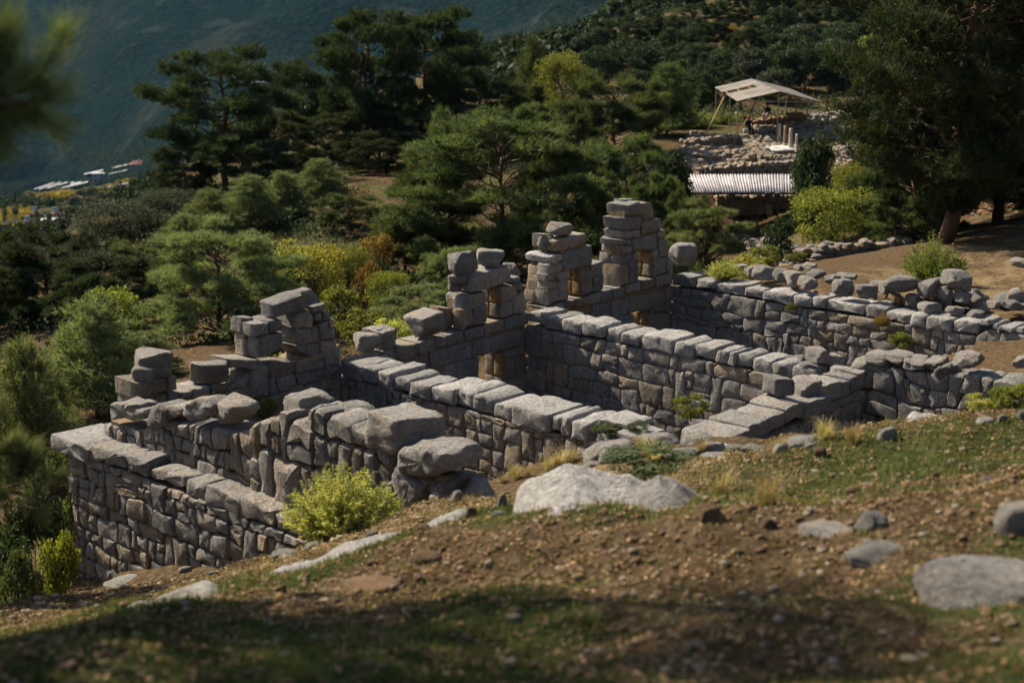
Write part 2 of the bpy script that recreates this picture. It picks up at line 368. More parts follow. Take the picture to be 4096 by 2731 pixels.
def dist_poly(V, pts):
    d = np.full(len(V), 1e9)
    for a, b in zip(pts[:-1], pts[1:]):
        a = np.array(a[:2]); b = np.array(b[:2]); ab = b-a; t = np.clip(((V[:, :2]-a)@ab)/(ab@ab+1e-9), 0, 1)
        d = np.minimum(d, np.hypot(*(V[:, :2]-(a+t[:, None]*ab)).T))
    return d
def grass_amount(V):
    """1 = green turf, 0 = bare soil: the green band along the crest and lower left of the slope"""
    x, y = V[:, 0], V[:, 1]
    band = [at('V', 300, 1420, 9.6), at('V', 800, 1260, 11.5), at('V', 1250, 1200, 11), at('V', 1480, 1170, 11), at('V', 1750, 1130, 11.5), at('V', 2000, 1050, 12.5), at('V', 2340, 985, 12.5)]
    g = smooth01(1.35-dist_poly(V, band)/1.5)
    low = smooth01((1.6-x)/2.2)*smooth01((9.2-y)/2.5)*0.85
    low = np.maximum(low, smooth01((6.4-y)/1.2)*.8)
    rt = smooth01((x-1.2)/1.5)*smooth01((8.6-y)/2)*0.7
    g = np.maximum(np.maximum(g, low), rt)
    g = g*smooth01((17-np.hypot(x, y))/2)
    return np.clip(g+fbm(x*1.3, y*1.3, 3, 77)*0.65*(g > .02), 0, 1)
def dry_amount(V):
    x, y = V[:, 0], V[:, 1]
    line = [at('V', 0, 1430, 12.5), at('V', 420, 1370, 13.5), at('V', 1150, 1130, 15.5), at('V', 1290, 1040, 18.5), at('V', 1560, 1085, 13.5), at('V', 1650, 1110, 12), at('V', 1800, 1040, 15.5)]
    d = smooth01(1.25-dist_poly(V, line)/1.1)
    s = (x-J0[0])*U[0]+(y-J0[1])*U[1]; t = (x-J0[0])*W[0]+(y-J0[1])*W[1]
    d = np.maximum(d, .40*smooth01((s-13.4)/1.5)*smooth01((t-.5)/2)*smooth01((60-y)/14))
    return np.clip(d+fbm(x*1.1, y*1.1, 3, 97)*0.6*(d > .02), 0, 1)
def ground_material():
    m, nt, b = new_mat('hill_soil'); g = nt.nodes.new('ShaderNodeNewGeometry'); v = g.outputs['Position']
    f = noise_n(nt, v, 9, 9, 0.72); big = noise_n(nt, v, 0.7, 4, 0.6); mid = noise_n(nt, v, 3, 4, 0.6)
    soil = ramp(nt, f, [(0.28, (.028,.020,.012)), (0.48, (.088,.063,.038)), (0.70, (.22,.17,.11))])
    soil = mix(nt, ramp(nt, big, [(0.42, 0), (0.66, 0.5)]), soil, (.105,.068,.036))
    a1 = nt.nodes.new('ShaderNodeAttribute'); a1.attribute_name = 'grass'; a2 = nt.nodes.new('ShaderNodeAttribute'); a2.attribute_name = 'dry'
    gr = ramp(nt, f, [(0.3, (.022,.036,.014)), (0.55, (.055,.078,.027)), (0.75, (.13,.135,.06))])
    dr = ramp(nt, f, [(0.3, (.13,.09,.05)), (0.55, (.26,.195,.11)), (0.75, (.42,.34,.22))])
    c = mix(nt, ramp(nt, mathn(nt, 'ADD', a2.outputs['Fac'], mathn(nt, 'MULTIPLY', mathn(nt, 'SUBTRACT', mid, 0.5), 0.9)), [(0.3, 0), (0.6, 0.85)]), soil, dr)
    c = mix(nt, ramp(nt, mathn(nt, 'ADD', a1.outputs['Fac'], mathn(nt, 'MULTIPLY', mathn(nt, 'SUBTRACT', mid, 0.5), 0.9)), [(0.3, 0), (0.6, 0.9)]), c, gr)
    nt.links.new(c, b.inputs['Base Color']); b.inputs['Specular IOR Level'].default_value = 0.0; bump(nt, b, f, 1.0, 0.09); return m
_iA = int(np.searchsorted(_rad, 62)); _iC = int(np.searchsorted(_rad, 260)); _iB = int(np.searchsorted(_rad, 1000))
ground = sheet('ground', 0, _iA+1, ground_material(), {'grass': grass_amount, 'dry': dry_amount})
def hillside_material():
    m, nt, b = new_mat('dry_hillside'); g = nt.nodes.new('ShaderNodeNewGeometry'); v = g.outputs['Position']
    f = noise_n(nt, v, 1.6, 8, 0.7); big = noise_n(nt, v, 0.06, 5, 0.6); mid = noise_n(nt, v, 0.35, 5, 0.65)
    c = ramp(nt, f, [(0.28, (.040,.024,.015)), (0.5, (.10,.060,.036)), (0.75, (.22,.155,.10))])
    c = mix(nt, ramp(nt, mid, [(0.45, 0), (0.62, 0.8)]), c, (.085,.095,.04))
    c = mix(nt, ramp(nt, big, [(0.45, 0), (0.6, 0.55)]), c, (.06,.07,.035))
    nt.links.new(c, b.inputs['Base Color']); b.inputs['Specular IOR Level'].default_value = 0.0; bump(nt, b, f, 1.0, 0.3); return m
hillside = sheet('hillside', _iA, _iC+1, hillside_material())
def valley_material():
    m, nt, b = new_mat('valley_land'); g = nt.nodes.new('ShaderNodeNewGeometry'); v = g.outputs['Position']
    f = noise_n(nt, v, .35, 7, 0.7); big = noise_n(nt, v, 0.012, 5, 0.6); vo = nt.nodes.new('ShaderNodeTexVoronoi'); vo.inputs['Scale'].default_value = .16; nt.links.new(v, vo.inputs['Vector'])
    c = ramp(nt, vo.outputs['Distance'], [(0.2, (.028,.040,.020)), (0.5, (.045,.052,.026)), (0.8, (.12,.095,.055))])
    c = mix(nt, ramp(nt, big, [(0.5, 0), (0.62, 0.7)]), c, ramp(nt, f, [(0.3, (.09,.07,.04)), (0.7, (.20,.155,.095))]))
    nt.links.new(c, b.inputs['Base Color']); bump(nt, b, mathn(nt, 'SUBTRACT', f, vo.outputs['Distance']), 1.0, 2.0); b.inputs['Specular IOR Level'].default_value = 0.0; b.inputs['Roughness'].default_value = 1.0; return m
valley = sheet('valley', _iC, _iB+1, valley_material())
def mountain_material():
    m, nt, b = new_mat('forested_mountain'); g = nt.nodes.new('ShaderNodeNewGeometry'); v = g.outputs['Position']
    trees = nt.nodes.new('ShaderNodeTexVoronoi'); trees.inputs['Scale'].default_value = 0.11; nt.links.new(v, trees.inputs['Vector'])
    f = noise_n(nt, v, 0.02, 6, 0.65); big = noise_n(nt, v, 0.0035, 5, 0.6); rock = noise_n(nt, stretch(nt, v, .012, .012, .004), 1.0, 6, 0.65)
    forest = ramp(nt, trees.outputs['Distance'], [(0.15, (.010,.020,.016)), (0.6, (.004,.009,.008)), (0.9, (.013,.019,.015))])
    c = mix(nt, ramp(nt, rock, [(0.56, 0), (0.68, 0.7)]), forest, (.040,.046,.046))
    c = mix(nt, ramp(nt, big, [(0.55, 0), (0.68, 0.35)]), c, (.05,.047,.034))
    nt.links.new(c, b.inputs['Base Color'])
    h = mathn(nt, 'ADD', mathn(nt, 'MULTIPLY', trees.outputs['Distance'], -0.5), f); b.inputs['Specular IOR Level'].default_value = 0.0; b.inputs['Roughness'].default_value = 1.0; bump(nt, b, h, 0.8, 5.0); return m
mountain = sheet('mountain', _iB, _nr, mountain_material())
# ------------------------------------------------------------------ stones
def clip_half(poly, n, c):
    """keep the side n.x <= c"""
    out = []; k = len(poly)
    for i in range(k):
        a = poly[i]; b = poly[(i+1) % k]; da = a[0]*n[0]+a[1]*n[1]-c; db = b[0]*n[0]+b[1]*n[1]-c
        if da <= 0: out.append(a)
        if (da < 0 < db) or (db < 0 < da):
            t = da/(da-db); out.append((a[0]+t*(b[0]-a[0]), a[1]+t*(b[1]-a[1])))
    return out
def area(p): return 0.5*sum(p[i][0]*p[(i+1) % len(p)][1]-p[(i+1) % len(p)][0]*p[i][1] for i in range(len(p)))
def cells(a0, a1, zlo, ztop, size, rng, flat=1.0, chips=0.3, jit=0.2, holes=()):
    """irregular coursed masonry under the top line ztop(a): wavy bed joints, leaning side joints, stones that span two
    courses, split stones, and small wedge stones at some corners"""
    zmax = max(ztop(a0+(a1-a0)*i/40) for i in range(41)); ph = rng.uniform(0, 50); rows = [zmax]
    while rows[-1] > zlo: rows.append(rows[-1]-size*rng.choice((.55, .7, .85, .95, 1.1, 1.25))/flat)
    def bed(k, a):
        if k == 0: return ztop(a)
        w = jit*size*1.1
        z = rows[k]+w*mnoise.noise((a*.9/size*.5+ph, k*3.1, 0))+w*.7*mnoise.noise((a*2.1/size*.5+ph, k*5.7, 4))
        return min(z, ztop(a)-.04)
    out = []; taken = {}
    for k in range(len(rows)-1):
        a = a0; busy = taken.get(k, []); tl = 0.0
        while a < a1-.03:
            hit_ = [q for q in busy if q[0]-.02 <= a < q[1]-.02]
            if hit_: a = hit_[0][1]; tl = hit_[0][2]; continue
            w = size*rng.choice((.45, .6, .8, 1.0, 1.0, 1.25, 1.5, 1.9))*flat*rng.uniform(.85, 1.15)
            nxt = min([q[0] for q in busy if q[0] > a]+[a1]); b = min(a+w, nxt)
            if nxt-b < size*.3: b = nxt
            last = b >= nxt-1e-6; tr = 0.0 if (last and nxt == a1) else rng.uniform(-1, 1)*jit*size*.5
            if last and nxt != a1: tr = [q for q in busy if q[0] == nxt][0][3]
            deep = k+1
            if rng.random() < .2 and k+2 < len(rows) and not any(q[0] < b and q[1] > a for q in taken.get(k+1, [])): deep = k+2; taken.setdefault(k+1, []).append((a, b, tr, tl))
            m = (a+b)/2
            top = [(b-tr, bed(k, b-tr)), (m, bed(k, m)), (a-tl, bed(k, a-tl))]; bot = [(a+tl, bed(deep, a+tl)), (m, bed(deep, m)), (b+tr, bed(deep, b+tr))]
            if all(t_[1]-q_[1] > .05 for t_, q_ in zip(top[::-1], bot)):
                poly = bot+top; w_ = b-a; h_ = top[1][1]-bot[1][1]
                def chamfer(P):
                    R_ = []
                    for i, v in enumerate(P):
                        if i in (0, 2, 3, 5):
                            p0, p1 = P[i-1], P[(i+1) % 6]; f = rng.uniform(.03, .16); g = rng.uniform(.03, .16)
                            if rng.random() < chips*.45 and w_*h_ > size*size*.5:
                                f = g = rng.uniform(.22, .34); e0 = (v[0]+(p0[0]-v[0])*f*.8, v[1]+(p0[1]-v[1])*f*.8); e1 = (v[0]+(p1[0]-v[0])*g*.8, v[1]+(p1[1]-v[1])*g*.8)
                                out.append(([e0, v, e1], -1.0))
                            R_ += [(v[0]+(p0[0]-v[0])*f, v[1]+(p0[1]-v[1])*f), (v[0]+(p1[0]-v[0])*g, v[1]+(p1[1]-v[1])*g)]
                        else: R_.append(v)
                    return R_
                if h_ > size*.95 and rng.random() < .22:      # two thin stones one on the other
                    f = rng.uniform(.4, .6); mid = [tuple(np.array(q_)*(1-f)+np.array(t_)*f) for q_, t_ in zip(bot, top[::-1])]
                    out.append((chamfer(bot+mid[::-1]), 0)); out.append((chamfer(mid+top), 0))
                else: out.append((chamfer(poly), 0))
            a = b; tl = tr
    return [(q, w) for q, w in out if len(q) >= 3 and abs(area(q)) > .0012]
CUT = [.022]
def resample(poly, step, cut=0.2):
    P = [np.array(p, float) for p in poly]
    if area(poly) < 0: P.reverse()
    out = []
    for i in range(len(P)):
        a, b = P[i], P[(i+1) % len(P)]; L = np.linalg.norm(b-a); c = min(.28, CUT[0]/max(L, 1e-6))
        p0, p1 = a+(b-a)*c, b-(b-a)*c; n = max(1, int(round(np.linalg.norm(p1-p0)/step)))
        for k in range(n+1): out.append(p0+(p1-p0)*k/n)
    keep = [out[0]]
    for p in out[1:]:
        if np.linalg.norm(p-keep[-1]) > step*.22: keep.append(p)
    if np.linalg.norm(keep[0]-keep[-1]) < step*.22: keep.pop()
    return np.array(keep)
_sn = [0]
def block(name, poly, O, A, N, thick, mat, parent, bulge=.03, gap=.004, rough=.02, step=.12, edge=.013, back=True, seed=None):
    """a stone whose face is the outline poly (along A, up Z) in the plane at O facing N, reaching back by thick"""
    P = resample(poly, step); n = len(P)
    if n < 4: return None
    c = P.mean(0); rad = np.linalg.norm(P-c, axis=1); rmin = max(.02, rad.min())
    def inset(d): return P+(c-P)*np.minimum(.92, d/np.maximum(rad, 1e-6))[:, None]
    e = min(edge, rmin*.35); bl = min(bulge, rmin*.4)
    rings = []
    if back: rings += [(inset(rmin*.5), -thick-bl*.7), (inset(e+gap), -thick-bl*.2)]
    rings += [(inset(gap+e*.15), -thick+e), (inset(gap), -thick*.62), (inset(gap), -thick*.3), (inset(gap), -e*1.1), (inset(gap+e*.35), -e*.25), (inset(gap+e*1.3), bl*.45), (inset(min(rmin*.42, gap+e*3.2)), bl*.85)]
    if rmin > .16: rings.append((inset(rmin*.72), bl))
    V = []; 
    for q, d in rings:
        V.append(np.concatenate([q, np.full((n, 1), d)], 1))
    V = np.concatenate(V); nr = len(rings)
    V = np.vstack([V, [c[0], c[1], rings[0][1] if back else -thick], [c[0], c[1], bl]])
    Q = [(r*n+i, r*n+(i+1) % n, (r+1)*n+(i+1) % n, (r+1)*n+i) for r in range(nr-1) for i in range(n)]
    ia, ib = nr*n, nr*n+1
    T = [(ia, (i+1) % n, i) for i in range(n)]+[(ib, (nr-1)*n+i, (nr-1)*n+(i+1) % n) for i in range(n)]
    _sn[0] += 1; sd = _sn[0]*7.31
    W3 = V[:, :1]*A[None]+V[:, 1:2]*ZV[None]+V[:, 2:]*N[None]
    off = np.array([(lambda a, b: (a.x+b.x*.8, a.y+b.y*.8, a.z+b.z*.8))(mnoise.noise_vector((p[0]*2.6+sd, p[1]*2.6, p[2]*2.6)), mnoise.noise_vector((p[0]*8+sd, p[1]*8, p[2]*8))) for p in W3])
    W3 = W3+off*rough
    org = c[0]*A+c[1]*ZV-N*thick*.5
    W3 = W3-org; me = py_mesh(name, W3, Q+T, True)
    me.set_sharp_from_angle(angle=math.radians(34))
    return link(name, me, mat, parent, org+O)
def rock_mesh(name, seed, sub=3, boxy=2.6, cuts=7, rough=.10, flat=False):
    """unit boulder (about 1 across): rounded block, random broken faces, noise"""
    bm = bmesh.new(); bmesh.ops.create_icosphere(bm, subdivisions=sub, radius=1.0)
    r = random.Random(seed); pl = []
    for _ in range(cuts):
        v = Vector((r.gauss(0, 1), r.gauss(0, 1), r.gauss(0, .8))).normalized(); pl.append((v, r.uniform(.80, 1.02)))
    for v in bm.verts:
        d = v.co.normalized(); k = (abs(d.x)**boxy+abs(d.y)**boxy+abs(d.z)**boxy)**(-1/boxy)
        p = d*k*.62
        for n, c in pl:
            q = p.dot(n)-c*.58
            if q > 0: p = p-n*q*.92
        o = Vector((seed*3.7 % 50, seed*1.3 % 50, 0))
        p = p*(1+rough*mnoise.noise(p*2.2+o)+rough*.55*mnoise.noise(p*5.5+o)+(rough*.38*mnoise.noise(p*13+o) if sub > 3 else 0))
        v.co = p
    mn = [min(v.co[i] for v in bm.verts) for i in range(3)]; mx = [max(v.co[i] for v in bm.verts) for i in range(3)]
    for v in bm.verts: v.co = Vector([(v.co[i]-(mn[i]+mx[i])/2)/(mx[i]-mn[i]) for i in range(3)])
    me = bpy.data.meshes.new(name); bm.to_mesh(me); bm.free()
    if not flat: me.polygons.foreach_set('use_smooth', np.ones(len(me.polygons), bool))
    me.update()
    try: me.set_sharp_from_angle(angle=math.radians(48))
    except Exception: pass
    return me
def boulder(k, x0, y0, x1, y1, plane, val, mat=None, label=None, depth=None, parent=None, boxy=3.0, yaw=None, tilt=0.0, name='boulder', seed=None, cat='boulder', group=None, cuts=7, sink=0.0, sub=4):
    """a boulder seen in the photo in box (x0,y0)-(x1,y1) of crop k, standing on a known plane of the building or at a distance"""
    cx, cy_ = (x0+x1)/2, (y0+y1)/2
    p = {'t': lambda: on_t(k, cx, cy_, val), 's': lambda: on_s(k, cx, cy_, val), 'y': lambda: at(k, cx, cy_, val)}[plane]()
    dist = p[1]*math.cos(PITCH)-p[2]*math.sin(PITCH); f = CROPS[k][2]*dist/FPX
    w = (x1-x0)*f; h = (y1-y0)*f; dp = depth or min(w, h)*1.0
    yaw = (-AZ+(0 if True else 0)) if yaw is None else yaw
    h = max(.06, h-dp*.06); _sn[0] += 1; sd = seed if seed is not None else _sn[0]
    # a box turned by yaw shows both sides: keep the seen width
    wx = w/(abs(math.cos(yaw))+.25*abs(math.sin(yaw)))*1.04
    me = rock_mesh('boulder', sd, sub, 11.0 if boxy >= 4 else boxy+1.2, 3 if boxy >= 4 else cuts, .07 if boxy >= 4 else .10)
    o = link(name, me, mat or GREY, parent, p+np.array([0, 0, -sink]), (tilt*R.uniform(-1, 1), tilt, yaw), (wx, dp, h))
    if label: tag(o, label, cat, group)
    return o
# ------------------------------------------------------------------ the ruined building
def wall_thing(name, label, loc): return thing(name, label, 'wall', loc)
def rel(o, parent):
    """keep a world place when parenting to a thing standing at its base"""
    if o is not None: o.location = Vector(o.location)-Vector(parent.location)
    return o
def masonry(parent, cs, O, A, N, thick, rng, warm=.25, small=.02, bulge=.02, name='stone', gap=.0025, back=True, rough=.022, mats=None, edge=.013):
    for poly, w in cs:
        a = abs(area(poly)); 
        if a < small: mat = OCHRE if rng.random() < .35 else GREYW
        else: mat = (mats[int(rng.random()*len(mats))] if mats else (GREYW if rng.random() < warm else GREY))
        rel(block(name, poly, O, A, N, thick*(.5 if a < small else 1), mat, parent, bulge*rng.uniform(.5, 1.4), gap*rng.uniform(.6, 1.8), rough, step=.155 if a > .06 else .10, back=back and a >= small, edge=edge), parent)
def lerp_fn(pts):
    xs = [p[0] for p in pts]; ys = [p[1] for p in pts]
    return lambda x: float(np.interp(x, xs, ys))
def core_box(parent, s0, s1, t0, t1, z0, z1, name='rubble_core'):
    c = [stz(s, t, 0)[:2] for s, t in ((s0, t0), (s1, t0), (s1, t1), (s0, t1))]
    if area(c) < 0: c = c[::-1]
    P = parent.location
    V = [(p[0]-P.x, p[1]-P.y, z0-P.z) for p in c]; V2 = [(p[0]-P.x, p[1]-P.y, z1-P.z) for p in c]
    m = MB(); m.hexa(V, V2); return link(name, py_mesh(name, m.v, m.f), CORE, parent)
rng = random.Random(5)

# ---- the wall with doors and windows (inner face is the plane t = 0)
facade = wall_thing('window_wall', 'long ruined grey stone wall with door openings and window frames standing as four towers', stz(3, 0, -10.2))
def fb(k, poly, t=0.0, thick=.64, mat=None, name='block', bulge=.025, grow=.012, seed=None, rough=.02):
    pts = [to_stz(on_t(k, x, y, t)) for x, y in poly]; P = [(p[0], p[2]) for p in pts]
    c = np.mean(P, 0); P = [tuple(np.array(p)+(np.array(p)-c)/max(np.linalg.norm(np.array(p)-c), .05)*grow) for p in P]
    m = mat or (GREYW if rng.random() < .16 else GREY)
    return rel(block(name, P, J0+t*W, U, W, thick*rng.uniform(.97, 1.05), m, facade, bulge*rng.uniform(.5, 1.5), .006, rough, step=.14), facade)
B_ = [[(585,1000),(728,950),(738,1125),(615,1165)], [(555,1190),(715,1165),(740,1280),(590,1285)], [(735,1140),(965,1105),(970,1215),(850,1280),(740,1280)],
      [(965,1100),(1140,1060),(1145,1160),(1050,1215),(985,1215)], [(1150,1060),(1270,1035),(1275,1120),(1160,1145)], [(1270,1025),(1450,970),(1450,1085),(1280,1130)],
      [(1460,975),(1660,915),(1665,1030),(1500,1080),(1460,1070)], [(1660,905),(1870,855),(1870,975),(1670,1030)], [(1870,850),(2030,805),(2030,930),(1890,970)],
      [(2030,800),(2125,770),(2125,905),(2035,930)], [(2085,955),(2122,945),(2122,1110),(2090,1115)], [(700,1300),(1060,1225),(1090,1390),(850,1500)],
      [(1250,1340),(1480,1275),(1485,1560),(1255,1640)], [(1480,1275),(1605,1250),(1605,1560),(1490,1560)],
      [(1880,1175),(2015,1145),(2025,1240),(1890,1270)], [(2020,1130),(2118,1120),(2112,1215),(2030,1225)], [(1880,1275),(2100,1225),(2112,1440),(1890,1500)],
      [(1880,1500),(2060,1450),(2065,1720),(1880,1760)], [(2060,1440),(2120,1430),(2120,1720),(2065,1720)],
      [(1095,1100),(1130,1090),(1180,1180),(1100,1190)]]
for q in B_: fb('B', q)
fb('B', [(1090,1195),(1530,1090),(1545,1250),(1250,1335),(1110,1375)], name='lintel'); fb('B', [(1535,1090),(2080,958),(2085,1120),(1550,1250)], name='lintel')
# second tower
fb('B', [(1430,765),(1530,745),(1555,880),(1440,965)], thick=.34); fb('B', [(1540,742),(1685,690),(1690,880),(1570,920),(1555,860)])
fb('B', [(1450,645),(1530,600),(1680,568),(1685,695),(1530,752),(1460,760)], thick=.36)
fb('B', [(1370,620),(1430,560),(1500,540),(1520,640),(1500,740),(1390,735)], t=-.38, thick=.36); fb('B', [(1190,730),(1330,740),(1330,960),(1195,930)], t=-.40, thick=.33)
fb('B', [(1540,405),(1700,345),(1900,288),(1942,445),(1680,550),(1530,572)], name='lintel', bulge=.05)
for q in [[(1820,525),(1990,485),(2005,600),(1940,660),(1830,680)], [(1830,675),(1945,660),(1950,810),(1850,850)], [(1955,650),(2060,545),(2105,690),(2080,780),(1960,805)],
          [(1940,420),(2040,405),(2050,460),(1960,482)], [(2000,490),(2060,470),(2068,540),(2010,552)]]: fb('B', q, bulge=.05)
# first tower
for q in [[(320,1010),(610,965),(620,1075),(480,1155),(330,1170)], [(620,965),(715,950),(725,1070),(640,1095)], [(340,1170),(500,1150),(500,1215),(345,1245)], [(510,1150),(625,1130),(625,1210),(520,1218)],
          [(630,1115),(735,1100),(740,1180),(640,1205)], [(720,1105),(865,1085),(865,1135),(770,1168)], [(865,1080),(1025,1040),(1030,1130),(870,1168)], [(1030,1030),(1140,1010),(1145,1095),(1040,1125)]]: fb('A', q, bulge=.05)
for q in [[(1480,585),(1715,545),(1715,690),(1475,780)], [(1440,468),(1580,438),(1582,548),(1450,582)], [(1582,440),(1702,405),(1708,520),(1590,548)], [(1200,790),(1490,790),(1505,895),(1215,865)],
          [(1830,390),(1960,320),(2002,400),(1992,492),(1825,502)], [(1835,508),(2040,495),(2062,600),(1900,672),(1845,640)], [(1770,650),(1850,660),(2057,635),(2062,742),(1950,772)],
          [(2010,370),(2080,355),(2085,432),(2015,432)], [(2085,350),(2150,340),(2170,410),(2090,437)], [(1985,300),(2120,265),(2130,322),(2000,362)], [(2065,450),(2140,422),(2142,512),(2060,527)],
          [(2142,430),(2200,412),(2205,470),(2150,482)], [(2070,530),(2200,482),(2220,592),(2080,612)], [(2065,622),(2220,600),(2222,690),(2080,737)], [(2090,750),(2200,735),(2202,830),(2100,867)],
          [(2205,742),(2255,730),(2257,800),(2210,812)], [(2110,872),(2260,822),(2267,890),(2150,932)]]: fb('A', q, bulge=.045)
fb('A', [(1625,272),(1760,215),(1900,172),(1950,292),(1830,347),(1640,402)], name='lintel', bulge=.05, thick=.42)
fb('A', [(1790,190),(1980,130),(2040,190),(2050,280),(1960,300),(1800,280)], t=-.42, thick=.3, bulge=.06)
fb('A', [(1350,560),(1480,570),(1480,790),(1350,760)], t=-.36, thick=.32, mat=GREYW); fb('A', [(1330,410),(1440,400),(1460,560),(1330,545)], t=-.4, thick=.35)
# the lower wall of the first bay and all masonry that stands below the sills
zt = lerp_fn([(-5.3, -7.6), (-4.2, -7.62), (-3.4, -7.75), (-2.9, -7.62), (-2.2, -7.30), (-1.2, -7.42), (-.5, -7.32), (0.0, -7.28)])
masonry(facade, cells(-5.3, .05, -10.4, zt, .36, rng, 1.1, .35, .25), J0, U, W, .64, rng, .2)
for s0, s1, z1 in ((7.3, 10.5, -8.28), (0.05, 1.6, -7.98)): masonry(facade, cells(s0, s1, -10.3, lambda a, z=z1: z, .55, rng, 1.1, .15), J0, U, W, .62, rng, .15)
# third tower with its two windows
C_ = [[(510,600),(650,545),(655,680),(510,717)], [(650,542),(845,500),(846,612),(660,682)], [(785,890),(900,860),(905,942),(800,962)], [(800,960),(930,940),(932,1182),(810,1232)], [(905,880),(1045,815),(1050,990),(930,1012)],
      [(930,1010),(1055,975),(1057,1162),(935,1192)], [(370,1370),(600,1295),(605,1360),(430,1402)], [(608,1290),(730,1270),(732,1342),(620,1372)], [(735,1265),(880,1235),(882,1332),(745,1352)], [(885,1230),(1020,1175),(1022,1302),(880,1332)],
      [(1020,1185),(1155,1150),(1157,1262),(1025,1302)], [(1157,1145),(1300,1120),(1307,1232),(1165,1262)], [(1310,1110),(1475,1065),(1487,1162),(1320,1202)], [(1480,1055),(1650,1020),(1655,1132),(1490,1167)], [(1655,1015),(1740,995),(1747,1112),(1660,1132)],
      [(1745,990),(1858,965),(1858,1082),(1750,1102)], [(1245,880),(1345,860),(1350,1080),(1250,1117)], [(1355,850),(1460,780),(1467,1062),(1360,1082)], [(1250,792),(1390,735),(1392,832),(1260,877)], [(1395,730),(1460,720),(1467,792),(1400,802)],
      [(1260,652),(1385,645),(1392,722),(1280,737)], [(1230,582),(1380,570),(1382,642),(1240,642)], [(1280,482),(1480,465),(1487,552),(1300,567)], [(1265,332),(1490,300),(1507,400),(1440,462),(1290,457)], [(1310,182),(1480,135),(1502,270),(1482,292),(1330,302)],
      [(1485,150),(1610,150),(1647,300),(1540,362),(1500,300)], [(1500,382),(1650,320),(1692,430),(1650,492),(1500,512)], [(1660,335),(1720,335),(1752,430),(1700,467)], [(1675,490),(1770,460),(1777,542),(1680,557)], [(1685,560),(1800,580),(1817,760),(1700,772)],
      [(1625,700),(1685,690),(1692,790),(1635,797)], [(1630,800),(1775,785),(1782,960),(1640,1012)], [(1780,800),(1830,755),(1862,860),(1852,960),(1790,972)], [(930,1340),(1140,1310),(1147,1500),(930,1472)], [(1145,1300),(1350,1260),(1357,1440),(1150,1500)],
      [(1790,1165),(1858,1095),(1858,1292),(1795,1297)], [(1645,1370),(1790,1310),(1792,1402),(1660,1442)], [(1790,1310),(1852,1295),(1854,1412),(1795,1412)], [(1590,1450),(1872,1420),(1874,1720),(1590,1720)], [(1150,1510),(1400,1450),(1412,1700),(1150,1700)],
      [(490,960),(645,940),(647,1040),(540,1052)], [(540,1050),(645,1030),(647,1272),(540,1287)], [(500,868),(572,820),(574,930),(505,962)]]
for q in C_: fb('C', q)
fb('C', [(575,790),(640,702),(915,640),(927,850),(645,932),(575,932)], name='lintel'); fb('C', [(1390,572),(1670,510),(1677,682),(1400,717)], name='lintel'); fb('C', [(1355,1240),(1790,1178),(1792,1300),(1560,1392),(1360,1432)], name='lintel')
for q in [[(420,868),(500,862),(505,975),(400,977)], [(400,978),(485,970),(490,1055),(390,1057)], [(400,1058),(538,1050),(540,1155),(400,1160)], [(390,1165),(535,1150),(540,1300),(400,1340)]]: fb('C', q, thick=.36, bulge=.06)
for q in [[(300,880),(385,870),(390,985),(290,985)], [(290,985),(385,980),(385,1085),(285,1070)], [(270,1060),(395,1065),(390,1160),(275,1165)], [(250,1175),(385,1160),(390,1300),(250,1300)], [(340,515),(480,520),(480,675),(345,675)], [(330,830),(430,835),(440,880),(330,880)]]: fb('C', q, t=-.40, thick=.32, bulge=.06, mat=GREYW)
fb('C', [(470,755),(560,745),(582,790),(500,858),(440,855),(430,780)], thick=.78, bulge=.05, mat=PALE)
for q in [[(1150,545),(1290,545),(1290,720),(1150,720)], [(1120,730),(1250,735),(1250,850),(1120,850)], [(1290,115),(1400,105),(1400,350),(1290,355)], [(1210,345),(1330,345),(1330,460),(1210,462)], [(1190,465),(1330,465),(1330,548),(1190,548)], [(1120,862),(1250,862),(1252,1110),(1120,1100)]]: fb('C', q, t=-.38, thick=.34, bulge=.04)
# door and window cheeks, warm light painted orange, set back from the face
for k, q, t in (('B', [(1878,1180),(1900,1180),(1900,1330),(1878,1340)], -.02),):
    fb(k, q, t=t, thick=.6, mat=ORANGE)
for k, x, ytop, ybot in (('B', 1868, 1200, 1720), ('B', 1818, 535, 845), ('C', 805, 900, 1228), ('C', 1624, 705, 1008), ('C', 1588, 1440, 1700)):
    # the cheek stones: orange colour paints the sun's warm glow on faces lining each opening
    p0 = to_stz(on_t(k, x, ytop, 0)); p1 = to_stz(on_t(k, x, ybot, 0)); n = max(2, int((p0[2]-p1[2])/.45)); zz = np.linspace(p0[2]-.015, p1[2], n+1)
    for i in range(n):
        for (ta, tb) in ((-.05, -.32), (-.325, -.62)):
            poly = [(ta, zz[i+1]+.004), (tb, zz[i+1]+.004), (tb, zz[i]-.004), (ta, zz[i]-.004)]
            rel(block('cheek_stone', [(-a, z) for a, z in poly], J0+(p0[0]-.012)*U, -W, -U, .16, ORANGE if rng.random() < .55 else (GREYW if rng.random() < .6 else OCHRE), facade, .012, .004, .012, step=.12, back=False), facade)
